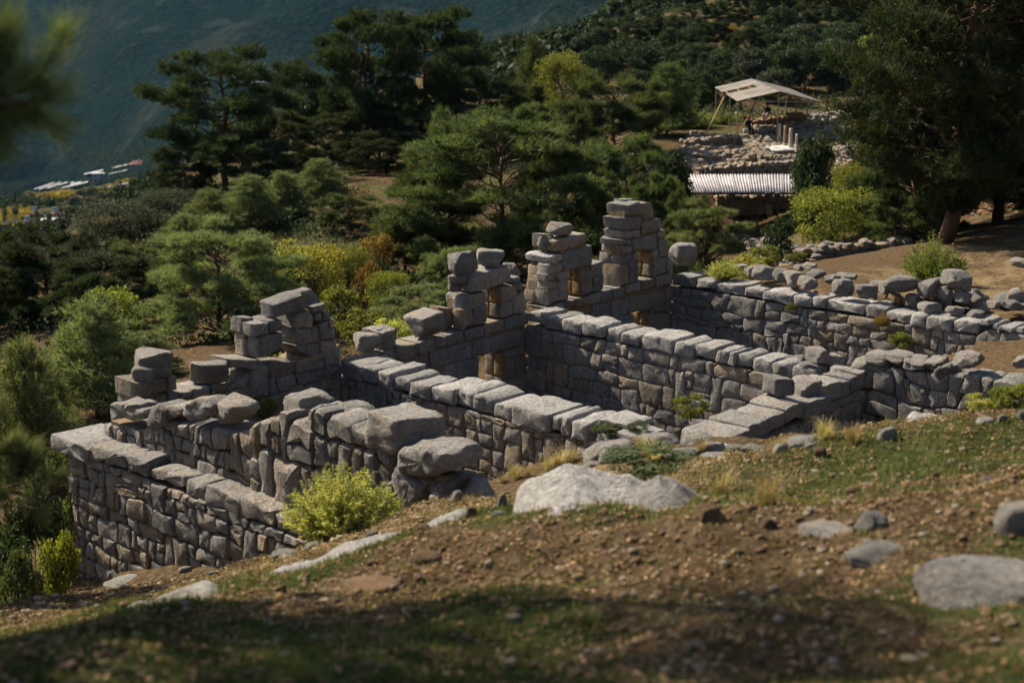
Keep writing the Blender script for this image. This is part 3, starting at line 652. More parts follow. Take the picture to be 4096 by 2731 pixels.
def core_poly(k, poly, t0=-.045, t1=-.58):
    pts = [to_stz(on_t(k, x, y, 0)) for x, y in poly]; P = [(p[0], p[2]) for p in pts]
    L = np.array(facade.location)
    lo = [stz(a, t0, z)-L for a, z in P]; hi = [stz(a, t1, z)-L for a, z in P]; n = len(P)
    Fs = [tuple(range(n)), tuple(range(2*n-1, n-1, -1))]+[(i, n+i, n+(i+1) % n, (i+1) % n) for i in range(n)]
    me = py_mesh('rubble_core', lo+hi, Fs); bm = bmesh.new(); bm.from_mesh(me); bmesh.ops.recalc_face_normals(bm, faces=bm.faces); bm.to_mesh(me); bm.free()
    link('rubble_core', me, CORE, facade)
core_poly('B', [(760,1170),(1060,1090),(1870,880),(2100,830),(2100,1080),(1540,1230),(1110,1355),(800,1290)])
core_poly('B', [(1470,660),(1670,600),(1675,900),(1450,940)]); core_poly('B', [(1860,560),(1985,520),(2070,700),(2060,790),(1880,840)]); core_poly('B', [(1900,1170),(2100,1130),(2100,1700),(1900,1700)])
core_poly('C', [(420,1360),(1850,1010),(1845,1280),(1420,1400),(1000,1460),(640,1400)]); core_poly('C', [(470,880),(630,850),(630,1260),(420,1290)]); core_poly('C', [(840,900),(1030,870),(1040,1150),(840,1190)])
core_poly('C', [(1270,700),(1450,680),(1450,1060),(1270,1090)]); core_poly('C', [(1320,200),(1600,200),(1670,500),(1660,640),(1420,680),(1310,540)]); core_poly('C', [(1650,600),(1790,620),(1830,940),(1660,980)])
core_poly('A', [(360,1140),(860,1110),(1030,1060),(1480,1000),(1480,900),(1900,830),(2200,680),(2240,1000),(2240,1500),(400,1500)]); core_poly('A', [(1870,520),(2180,450),(2190,700),(1900,740)]); core_poly('C', [(1620,1380),(1840,1330),(1840,1690),(1620,1690)])
core_poly('C', [(500,640),(820,560),(900,690),(600,770)])

# ---- cross walls
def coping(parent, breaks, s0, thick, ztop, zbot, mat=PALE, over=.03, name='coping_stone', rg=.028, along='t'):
    """a row of coping stones; breaks = places of the joints, s0 = face of the wall"""
    for i in range(len(breaks)-1):
        a, b = breaks[i], breaks[i+1]; m_ = (a+b)/2; zt_, zb_ = ztop(m_)+rng.uniform(-.04, .04), zbot(m_)+rng.uniform(-.06, .04)
        ins = rng.uniform(-.03, .10)
        if along == 't':
            poly = [(a+.006, zb_+rng.uniform(0, .04)), (b-.006, zb_+rng.uniform(0, .05)), (b-rng.uniform(.01, .05), zt_+rng.uniform(-.05, .03)), ((a+b)/2, zt_+rng.uniform(-.01, .05)), (a+rng.uniform(.01, .05), zt_+rng.uniform(-.05, .03))]
            rel(block(name, poly, J0+(s0-over+ins)*U, W, -U, thick+over*2+rng.uniform(-.16, .12), mat, parent, .02, .004, rg, step=.11, edge=.022), parent)
        else:
            poly = [(a+.006, zb_), (b-.006, zb_+rng.uniform(0, .05)), (b-.01, zt_+rng.uniform(-.03, .03)), (a+.01, zt_+rng.uniform(-.03, .03))]
            rel(block(name, poly, J0+(s0+over)*W, U, W, thick+over*2+rng.uniform(-.08, .08), mat, parent, .02, .004, rg, step=.11, edge=.022), parent)
def t_of(k, x, y, s): return float(to_stz(on_s(k, x, y, s))[1])
w1 = wall_thing('cross_wall', 'cross wall with pale sunlit coping slabs running down the middle to the foreground rubble', stz(.45, 4.5, -10))
b1 = [.02, t_of('D',180,400,0), t_of('D',350,420,0), t_of('D',505,470,0), t_of('D',650,530,0), t_of('D',805,545,0), t_of('D',1010,605,0), t_of('D',1225,625,0), t_of('D',1380,665,0), t_of('D',1580,715,0), t_of('D',1755,775,0), t_of('D',2135,835,0), t_of('E',570,1200,0), t_of('E',665,1270,0), t_of('E',840,1290,0)]
b1 = sorted(b1)
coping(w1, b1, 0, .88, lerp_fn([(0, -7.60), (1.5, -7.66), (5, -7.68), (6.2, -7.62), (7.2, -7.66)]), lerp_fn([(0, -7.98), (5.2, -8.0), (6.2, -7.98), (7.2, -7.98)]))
masonry(w1, cells(.0, 1.9, -10.5, lambda a: -7.99, .36, rng, 1.1, .35, .22), J0, W, -U, .84, rng, .15)
masonry(w1, cells(1.9, 8.9, -10.5, lerp_fn([(1.9, -8.0), (7.0, -8.0), (7.3, -7.86), (8.9, -7.82)]), .30, rng, 1.2, .4, .24), J0, W, -U, .84, rng, .5)
core_box(w1, .035, .80, .1, 8.7, -10.4, -8.05)
for (ta, tb, sa, za, zb) in ((7.05, 7.75, .25, -7.70, -7.58), (7.62, 8.25, .02, -7.86, -7.66), (7.2, 7.6, -.02, -7.98, -7.80)):
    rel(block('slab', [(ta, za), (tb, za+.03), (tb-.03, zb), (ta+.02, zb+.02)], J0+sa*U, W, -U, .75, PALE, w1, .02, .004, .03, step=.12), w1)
w2 = wall_thing('cross_wall', 'cross wall with sunlit coping between the second and third rooms, large polygonal grey blocks', stz(6.5, 4, -10))
b2 = sorted([.02] + [t_of('E', x, y, 6.06) for x, y in ((415,300),(580,310),(770,360),(985,385),(1145,400),(1325,465),(1645,535),(1815,570),(2025,600),(2150,640),(2230,660))]+[t_of('J', x, y, 6.06) for x, y in ((905,335),(1065,345),(1270,440))])
b2 = [b for i, b in enumerate(b2) if i == 0 or b-b2[i-1] > .12]
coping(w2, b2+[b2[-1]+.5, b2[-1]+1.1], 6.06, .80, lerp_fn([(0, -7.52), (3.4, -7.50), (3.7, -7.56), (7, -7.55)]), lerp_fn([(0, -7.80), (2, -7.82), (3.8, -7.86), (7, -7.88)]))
masonry(w2, cells(.0, 8.8, -10.4, lambda a: -7.86, .40, rng, 1.12, .4, .22), J0+6.06*U, W, -U, .78, rng, .38)
core_box(w2, 6.095, 6.80, .1, 8.7, -10.3, -7.92)
w3 = wall_thing('cross_wall', 'farthest cross wall in shade, dark polygonal blocks under sunlit coping, boulders heaped behind it', stz(12.6, 5, -10))
b3 = sorted([.02]+[t_of('H', x, y, 12.2) for x, y in ((545,350),(765,385),(1110,425),(1325,460),(1690,520),(1910,560),(2075,610))]+[t_of('I', x, y, 12.2) for x, y in ((330,590),(500,620),(710,660),(850,690),(1070,710),(1290,735),(1390,705),(1455,715),(1585,730),(1660,740))])
b3 = [b for i, b in enumerate(b3) if i == 0 or b-b3[i-1] > .1]
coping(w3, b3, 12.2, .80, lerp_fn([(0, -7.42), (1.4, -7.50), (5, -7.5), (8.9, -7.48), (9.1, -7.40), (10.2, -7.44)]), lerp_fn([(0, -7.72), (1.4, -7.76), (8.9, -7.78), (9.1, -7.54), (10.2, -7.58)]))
masonry(w3, cells(.0, 10.6, -10.3, lerp_fn([(0, -7.77), (8.9, -7.80), (9.1, -7.58), (10.6, -7.6)]), .40, rng, 1.12, .35, .22), J0+12.2*U, W, -U, .78, rng, .18)
core_box(w3, 12.235, 12.95, .1, 10.5, -10.2, -7.84)
# ---- back wall along the hill: stepped slabs, then the taller end by the second cross wall
wb = wall_thing('back_wall', 'low back wall of broad pitted grey slabs laid like steps beside the foreground', stz(3.5, 8.9, -9.5))
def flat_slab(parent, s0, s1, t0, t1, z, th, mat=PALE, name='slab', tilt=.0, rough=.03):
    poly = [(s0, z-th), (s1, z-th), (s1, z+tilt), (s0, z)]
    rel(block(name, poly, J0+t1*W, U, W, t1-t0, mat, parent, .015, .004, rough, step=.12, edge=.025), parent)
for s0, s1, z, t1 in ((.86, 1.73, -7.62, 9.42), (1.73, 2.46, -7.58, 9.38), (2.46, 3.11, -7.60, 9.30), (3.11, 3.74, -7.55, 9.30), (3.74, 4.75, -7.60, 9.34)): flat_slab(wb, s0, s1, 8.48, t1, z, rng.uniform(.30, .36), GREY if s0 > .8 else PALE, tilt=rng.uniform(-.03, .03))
masonry(wb, cells(.5, 6.15, -9.6, lerp_fn([(.5, -7.96), (4.7, -7.98), (4.75, -7.82), (6.15, -7.8)]), .27, rng, 1.25, .4, .3), J0+9.25*W, U, W, .72, rng, .15)
for s0, s1, z, th in ((4.6, 5.25, -7.42, .38), (5.25, 5.62, -7.50, .3), (5.62, 5.95, -7.47, .32), (5.9, 6.2, -7.40, .34)): flat_slab(wb, s0, s1, 8.6, 9.28, z, th, GREY)
core_box(wb, .6, 6.05, 8.60, 9.215, -9.6, -7.98)
# ---- wall that carries on beyond the back wall at the right
wr = wall_thing('side_wall', 'shaded wall of rounded boulders at the right, behind the foreground crest', stz(7, 11, -9))
masonry(wr, cells(8.75, 15.6, -9.8, lerp_fn([(8.75, -7.45), (9.1, -7.28), (10, -7.32), (11, -7.2), (13.2, -7.0), (15.6, -6.85)]), .42, rng, .95, .4, jit=.4), J0+6.55*U, W, -U, .7, rng, .08, bulge=.06)
core_box(wr, 6.61, 7.2, 8.85, 15.5, -9.8, -7.6)
for q in ((235,985,440,1185), (375,940,560,1075), (515,945,740,1060), (690,975,865,1120), (850,985,1020,1115), (950,1030,1115,1195), (1105,940,1305,1095), (1590,985,1680,1085)):
    rel(boulder('I', *q, 's', 6.75, GREY, parent=wr, name='top_boulder', depth=.62), wr)
# ---- left outer wall: lower battered wall with a ledge of coping, upper wall of huge rounded boulders
wl_ = wall_thing('terrace_wall', 'tall lower left wall of dark irregular blocks under a ledge of long coping stones', stz(-6, 2.5, -10.8))
bl = sorted([-.05]+[t_of('F', x, y, -6.3) for x, y in ((325,450),(615,575),(770,610),(1040,685),(1220,780),(1490,885),(1760,970))])
coping(wl_, bl[1:]+[bl[-1]+.8], -6.3, .72, lambda a: -7.96, lambda a: -8.27, GREY, rg=.05)
masonry(wl_, cells(-.55, 6.7, -11.3, lambda a: -8.27, .34, rng, 1.08, .5, jit=.27), J0-6.3*U, W, -U, .66, rng, .3, bulge=.055, rough=.03)
core_box(wl_, -6.255, -5.7, -.45, 6.6, -11.2, -8.3)
rel(block('corner_slab', [(-.95, -8.32), (.30, -8.30), (.42, -8.05), (.2, -7.98), (-.9, -8.02)], J0-6.42*U, W, -U, 1.05, PALE, wl_, .03, .005, .03, step=.12), wl_)
# end of that wall, facing away
masonry(wl_, cells(-6.25, -5.3, -11.3, lambda a: -8.33, .42, rng, 1, .2), J0-.55*W, U, -W, .3, rng, .3, back=False)
wu = wall_thing('boulder_wall', 'upper left wall of big rounded boulders above the ledge, ending in a massive block', stz(-5.4, 4, -8.2))
zu = lerp_fn([(0, -7.68), (1.2, -7.62), (1.7, -7.38), (2.3, -7.28), (3, -7.18), (4.3, -7.04), (4.7, -7.30), (6.5, -7.25), (8.2, -7.35)])
masonry(wu, cells(-.05, 4.75, -8.3, zu, .36, rng, .88, .45, jit=.36), J0-5.8*U, W, -U, .62, rng, .22, bulge=.055, rough=.03, gap=.007)
core_box(wu, -5.74, -5.25, .1, 4.7, -8.5, -7.7); core_box(wu, -5.72, -5.25, 4.7, 8.3, -8.5, -7.35)
def fit_boulder(k, q, mat):
    x0, y0, x1, y1 = q; w, h = x1-x0, y1-y0; x0 += w*.045; x1 -= w*.045; y0 += h*.03; y1 -= h*.03; sf = -5.83+rng.uniform(-.13, .06); c = lambda: rng.uniform(.12, .34)
    pix = [(x0+w*c(), y1), (x1-w*c(), y1-h*rng.uniform(0, .08)), (x1, y1-h*c()), (x1-w*rng.uniform(0, .06), y0+h*c()), (x1-w*c(), y0+h*rng.uniform(0, .05)), (x0+w*c(), y0), (x0+w*rng.uniform(0, .06), y0+h*c()), (x0, y1-h*c())]
    P = [to_stz(on_s(k, x, y, sf)) for x, y in pix]; r_ = min(w, h)*CROPS[k][2]*21/FPX*.5
    rel(block('boulder', [(v[1], v[2]) for v in P], J0+sf*U, W, -U, min(.72, .35+r_), mat, wu, min(.07, r_*.22), .002, .045, step=.10, edge=min(.04, r_*.14)), wu)
for q, m_ in (((1280,605,1840,940), GREY), ((1195,905,1590,1200), GREY), ((1590,910,1800,1110), GREYW), ((1600,1060,1740,1200), GREY)): fit_boulder('G', q, m_)
# the near half: big boulders fitted together under a broken top line
gp = [to_stz(on_s('G', x, y, -5.83)) for x, y in ((-20,430),(65,385),(170,375),(262,330),(350,322),(425,405),(520,300),(650,300),(700,368),(830,372),(900,430),(985,500),(1060,490),(1150,520),(1290,700),(1600,900),(1780,915))]
masonry(wu, cells(gp[0][1], gp[-1][1], -8.4, lerp_fn([(g_[1], g_[2]) for g_ in gp]), .44, rng, .80, .6, jit=.30), J0-5.83*U, W, -U, .62, rng, .35, bulge=.10, rough=.035, gap=.006, edge=.05)
for q in ((455,110,680,250), (570,165,755,270), (750,125,920,330), (895,130,1055,245), (1040,90,1275,258)): fit_boulder('F', q, GREY)
# ------------------------------------------------------------------ loose boulders lying on the walls
LB = [ # crop, box, plane, value, depth, boxy, yaw, material, label
 ('A',(340,672,668,948),'t',-.35,.75,4.0,.35,GREY,'large squarish boulder perched on the leftmost end of the window wall'),
 ('A',(298,842,530,1012),'t',-.15,.45,3.2,.2,GREY,'small grey boulder propped against the perched block at the far left end'),
 ('A',(850,790,1208,1018),'t',-.2,.7,4.5,.15,GREY,'flat-topped boulder resting alone on the wall between the left end and the first tower'),
 ('B',(308,978,582,1198),'t',-.12,.6,3.0,.3,GREY,'round-shouldered boulder where the central cross wall meets the window wall'),
 ('B',(470,925,738,1165),'t',-.3,.55,5.0,-.7,GREY,'upright square block just behind the round-shouldered boulder on the window wall'),
 ('B',(876,750,1198,1042),'t',-.28,.72,5.0,-.72,GREY,'big cube of pale stone standing on the sill left of the second tower'),
 ('B',(1298,122,1582,395),'t',-.3,.6,2.8,.5,GREY,'dark rounded boulder balanced on the left shoulder of the second tower'),
 ('B',(1584,116,1872,312),'t',-.25,.55,4.2,.1,GREY,'flat-faced boulder lying on top of the second tower lintel'),
 ('B',(1276,372,1480,482),'t',-.35,.45,2.8,.2,GREY,'thin rounded stone wedged under the dark boulder on the second tower'),
 ('B',(1282,462,1440,562),'t',-.35,.4,3.0,.1,GREYW,'small warm brown stone under the thin wedge stone on the second tower'),
 ('B',(1860,262,2026,408),'t',-.4,.45,3.0,.4,GREY,'rough dark stone on the right shoulder of the second tower'),
 ('C',(384,358,682,532),'t',-.3,.6,2.8,.3,GREY,'pale humped boulder on the very top of the third tower'),
 ('C',(280,512,482,680),'t',-.45,.5,2.8,.2,GREY,'rounded stone at the upper left edge of the third tower'),
 ('C',(1812,598,2112,892),'s',12.9,.8,3.2,.4,GREY,'big isolated boulder just right of the tallest tower'),
 ('F',(1252,62,1618,266),'s',-5.5,.7,3.2,-.75,GREY,'long pale boulder lying on the boulder wall, its right end tapering'),
 ('G',(372,128,718,404),'s',-5.2,.75,2.8,-.8,GREY,'pointed boulder rising above the boulder wall near its middle'),
 ('G',(818,238,1126,450),'s',-5.2,.6,3.9,-.75,GREY,'smaller egg-shaped boulder left of the massive end block'),
 ('G',(1146,302,1648,688),'s',-5.5,.95,4.5,-.74,GREY,'massive square block crowning the near end of the boulder wall'),
 ('G',(980,428,1070,500),'s',-5.2,.2,2.8,0,GREY,'fist-shaped small stone under the egg-shaped boulder'),
 ('G',(1920,905,2215,1240),'y',19.5,.8,2.6,.4,GREY,'jagged dark rock at the foot of the central cross wall'),
 ('J',(1240,525,1450,735),'t',8.75,.55,4.2,.6,GREY,'upright cube-like block at the left of the pair on the slab steps'),
 ('J',(1465,535,1735,768),'t',8.8,.6,4.0,.5,GREY,'larger dark block at the right of the pair on the slab steps'),
 ('J',(1270,378,1562,548),'s',6.3,.6,3.6,.2,GREY,'broad coping-like stone at the near end of the second cross wall'),
 ('J',(1560,382,1818,548),'s',6.3,.55,3.2,.4,GREY,'slanted rock beside the broad stone at the corner heap'),
 ('J',(1650,226,1868,398),'s',6.5,.5,4.2,.5,GREY,'topmost cube-like stone of the corner heap'),
 ('J',(1815,292,1988,498),'s',6.7,.5,4.0,.3,GREY,'tall dark stone leaning at the right of the corner heap'),
 ('J',(1400,312,1535,392),'s',6.7,.35,3.0,.2,GREY,'low flat stone behind the corner heap, left'),
 ('J',(1530,308,1640,388),'s',6.7,.35,3.0,.2,GREY,'low stone behind the corner heap, next to its top cube'),
 ('H',(1192,176,1458,360),'s',12.9,.6,2.8,.3,GREY,'heart-shaped boulder behind the farthest cross wall, right of the bush'),
 ('H',(1105,170,1296,310),'s',13.4,.5,3.2,.2,GREY,'flat boulder tucked behind the heart-shaped one'),
 ('H',(950,160,1160,235),'s',13.6,.4,3.0,.2,GREY,'low pitted rock half hidden by the bush on the farthest wall'),
 ('H',(1468,202,1636,398),'s',13.0,.5,2.8,.6,GREY,'upright egg-shaped boulder behind the farthest cross wall'),
 ('H',(1578,236,1838,448),'s',12.9,.6,2.8,.4,GREY,'big round boulder lying against the egg-shaped one'),
 ('H',(1755,292,1982,486),'s',12.55,.5,3.0,.5,GREY,'lumpy boulder sitting right on the coping of the farthest wall'),
 ('H',(1695,165,1815,245),'s',13.8,.4,3.0,.4,GREY,'small stone at the left of the pair on the field edge'),
 ('H',(1808,140,1975,235),'s',13.8,.45,3.0,.4,GREY,'wedge stone at the right of the pair on the field edge'),
 ('H',(1838,222,2060,340),'s',13.5,.5,3.2,.3,GREY,'long low boulder behind the lumpy one'),
 ('I',(0,300,122,395),'s',13.5,.45,2.8,.3,GREY,'round stone left of the dark squat boulder'),
 ('I',(74,338,255,495),'s',12.55,.55,3.2,.3,GREY,'dark squat boulder sitting on the coping, right half of the farthest wall'),
 ('I',(276,388,414,508),'s',12.6,.45,4.0,.6,GREY,'neat cube-shaped stone on the coping beside the squat boulder'),
 ('I',(105,288,278,365),'s',13.8,.5,2.8,.3,GREY,'mottled boulder at the edge of the dry field'),
 ('I',(450,360,560,480),'s',13.2,.45,2.8,.3,GREY,'boulder wedged under the overhanging flat rock'),
 ('I',(500,305,768,470),'s',13.0,.75,2.6,.2,GREY,'broad overhanging flat rock with knobbly top'),
 ('I',(538,460,652,548),'s',12.9,.4,2.6,.3,OCHRE,'single orange stone under the overhanging rock'),
 ('I',(798,330,938,508),'s',13.1,.5,3.0,.5,GREY,'tall slab-like boulder left of the square block on the heap'),
 ('I',(905,328,1012,422),'s',13.3,.4,3.0,.4,GREY,'small boulder between the tall slab and the square block'),
 ('I',(1000,268,1198,445),'s',13.2,.6,4.2,.4,GREY,'square block perched highest on the rubble heap'),
 ('I',(775,535,965,658),'s',12.7,.5,2.8,.4,GREY,'pale round-backed boulder on the coping at the foot of the heap'),
 ('I',(1018,570,1155,662),'s',12.7,.4,3.2,.3,GREY,'boulder with a white lichen spot on the coping'),
 ('I',(690,465,785,590),'s',13.0,.45,3.2,.3,GREY,'upright dark rock below the broad overhanging one'),
 ('I',(935,395,1060,525),'s',13.2,.5,3.0,.3,GREY,'rock under the square perched block, left'),
 ('I',(1095,440,1215,560),'s',13.2,.5,3.2,.3,GREY,'smooth sloping rock under the square perched block, right'),
 ('I',(1195,598,1330,690),'s',12.75,.4,3.4,.3,GREY,'low block at the right end of the coping'),
 ('I',(1350,520,1440,600),'s',13.2,.4,3.4,.5,GREY,'angular stone at the right of the heap, low down'),
 ('I',(1500,515,1635,610),'s',13.2,.45,3.2,.5,GREY,'wide angular stone at the lower right edge of the heap'),
 ('I',(1565,168,1700,255),'s',18.0,.7,3.0,.3,GREY,'large pale boulder at the right margin above the heap'),
]
for k, bx, pl, val, dp, bxy, yw, m_, lb in LB:
    boulder(k, *bx, pl, val, m_, lb, depth=dp, boxy=bxy, yaw=yw, tilt=.06, group='boulders lying on the ruin')
# the heap behind the farthest wall
pool = [rock_mesh('rubble_stone', 300+i, 3, 3.2+.3*(i % 3), 7, .10) for i in range(14)]
hr = random.Random(3)
for i in range(58):
    t = hr.uniform(5.6, 11.0); s = hr.uniform(13.1, 16.4); sz = hr.uniform(.22, .52)
    base = stz(s, t, 0); z = gz(base[0], base[1])+hr.uniform(0, .55)*max(0, 1-abs(s-13.9)/2.0)
    o = link('rubble_stone', pool[i % 14], GREY, None, (base[0], base[1], z+sz*.2), (hr.uniform(-.5, .5), hr.uniform(-.5, .5), hr.uniform(0, 6)), (sz*hr.uniform(.8, 1.5), sz, sz*hr.uniform(.6, .95)))
    tag(o, 'grey angular stone in the tumbled heap behind the farthest cross wall', 'stone', 'stones of the tumbled heap')
for i in range(14):
    t = hr.uniform(.3, 5); s = hr.uniform(13.1, 14.2); sz = hr.uniform(.16, .34); b_ = stz(s, t, 0)
    o = link('rubble_stone', pool[(i*5) % 14], FIELD, None, (b_[0], b_[1], gz(b_[0], b_[1])+sz*.2), (hr.uniform(-.3, .3), hr.uniform(-.3, .3), hr.uniform(0, 6)), (sz*1.3, sz, sz*.7))
    tag(o, 'small stone strewn along the back of the farthest cross wall', 'stone', 'stones strewn behind the farthest wall')
# ------------------------------------------------------------------ foreground slope: rocks, gravel, grass
fr = random.Random(21)
def ground_rock(k, x0, y0, x1, y1, label, mat=FIELD, depth=None, Y=None, boxy=2.6, yaw=0.0, sub=4, cuts=6, sink=.7, hmul=1.0, name='rock', group=None, seed=None, rough=.11):
    """a rock whose foot stands on the ground where the photo shows it"""
    p = hit(k, (x0+x1)/2, y1-(y1-y0)*.18, 3.0, 400) if Y is None else None
    if p is None: q = at(k, (x0+x1)/2, y1, Y); p = np.array([q[0], q[1], gz(q[0], q[1])])
    dist = p[1]*math.cos(PITCH)-p[2]*math.sin(PITCH); f = CROPS[k][2]*dist/FPX
    w = (x1-x0)*f; h = (y1-y0)*f*hmul; d = depth or w*.7; _sn[0] += 1
    me = rock_mesh('rock', seed or _sn[0]+500, sub, boxy, cuts, rough)
    hh = max(.04, h-d*.25)+sink*h
    o = link(name, me, mat, None, (p[0], p[1]+d*.25, p[2]+hh*.5-sink*h), (fr.uniform(-.04, .04)+.06, fr.uniform(-.06, .06), yaw), (w, d, hh))
    return tag(o, label, 'rock', group)
def shelf_rock(k, pts, Y0, label, thick=.35, depth=1.6, mat=PALE, seed=1, bumps=.10, n=46, m=22, rise=.25, lift=-.02, sides=11.0):
    """a broad outcrop slab on the slope: pts = its upper outline in the photo"""
    xs = [p[0] for p in pts]; ys = [p[1] for p in pts]; V = []
    for i in range(n):
        x = xs[0]+(xs[-1]-xs[0])*i/(n-1); y = float(np.interp(x, xs, ys)); top = at(k, x, y, Y0)
        e = smooth01(min(1.0, min(i, n-1-i)/sides))
        for j in range(m):
            v = j/(m-1); yy = Y0-depth*v*(.6+.4*e)+.25*(1-v)*0; X = top[0]*(yy/Y0)
            g = gz_fast(X, yy); zt_ = top[2]-(Y0-yy)*(-.08)
            prof = (1-v*.55)*e**.5
            flat_ = top[2]*(1-v)+(g-.02)*v; z = (g-.15)*(1-e**.6)+max(flat_, g+lift)*e**.6-(.10+max(lift, 0))*v**6
            z += bumps*(mnoise.noise((X*1.7+seed, yy*1.7, 0))+.5*mnoise.noise((X*4.5+seed, yy*4.5, 3))+.3*mnoise.noise((X*11+seed, yy*11, 5)))*prof
            V.append((X, yy, z))
        V.append((top[0]*1.03, Y0+.18, gz_fast(top[0]*1.03, Y0+.18)-.4))
    mm = m+1; Q = []
    for i in range(n-1):
        for j in range(m-1): Q.append((i*mm+j, (i+1)*mm+j, (i+1)*mm+j+1, i*mm+j+1)[::-1])
        Q.append((i*mm+m, (i+1)*mm+m, (i+1)*mm, i*mm)[::-1])
    V = np.array(V); c = V.mean(0)
    o = link('rock_outcrop', py_mesh('rock_outcrop', V-c, Q, True), mat, None, c); return tag(o, label, 'rock')
# quick ground lookup for the near slope
_gx = np.linspace(-9, 9, 181); _gy = np.linspace(2, 26, 241); _GG = ground_z(*np.meshgrid(_gx, _gy))
def gz_fast(x, y):
    i = min(max((x+9)/18*180, 0), 179.999); j = min(max((y-2)/24*240, 0), 239.999); a, b = int(i), int(j); u, v = i-a, j-b
    return float((_GG[b, a]*(1-u)+_GG[b, a+1]*u)*(1-v)+(_GG[b+1, a]*(1-u)+_GG[b+1, a+1]*u)*v)
def gz_arr(x, y):
    i = np.clip((x+9)/18*180, 0, 179.999); j = np.clip((y-2)/24*240, 0, 239.999); a = i.astype(int); b = j.astype(int); u, v = i-a, j-b
    return (_GG[b, a]*(1-u)+_GG[b, a+1]*u)*(1-v)+(_GG[b+1, a]*(1-u)+_GG[b+1, a+1]*u)*v
shelf_rock('K', [(485,700),(520,640),(640,590),(790,520),(880,450),(1040,410),(1180,455),(1330,510),(1480,560),(1590,610),(1720,640),(1850,690)], 10.9, 'broad pale weathered outcrop in the middle of the foreground slope', depth=1.3, seed=4, bumps=.07, sides=4.0)
shelf_rock('K', [(1560,700),(1620,630),(1700,565),(1790,540),(1930,560),(2080,640),(2180,700),(2240,770)], 10.6, 'darker humped rock at the right end of the broad outcrop', depth=.7, seed=6, bumps=.07, mat=GREY, sides=5.0)
shelf_rock('V', [(520,1335),(600,1310),(700,1285),(800,1262),(900,1245),(1000,1222),(1090,1205),(1165,1190)], 12.3, 'long flat pale rock ledge running down the slope below the yellow bush', depth=1.15, lift=.07, seed=9, bumps=.05, mat=PALE)
shelf_rock('V', [(245,1425),(300,1385),(380,1365),(470,1350),(540,1365)], 10.2, 'dark grey slab in shade at the lower left of the slope', depth=.9, lift=.06, seed=12, bumps=.05, mat=GREY)
shelf_rock('M', [(1425,215),(1460,190),(1560,190),(1700,205),(1850,222),(1985,232),(2000,258)], 15.6, 'flat layered slab on the crest in front of the shaded right wall', depth=.55, seed=17, bumps=.04, mat=PALE, rise=.1)
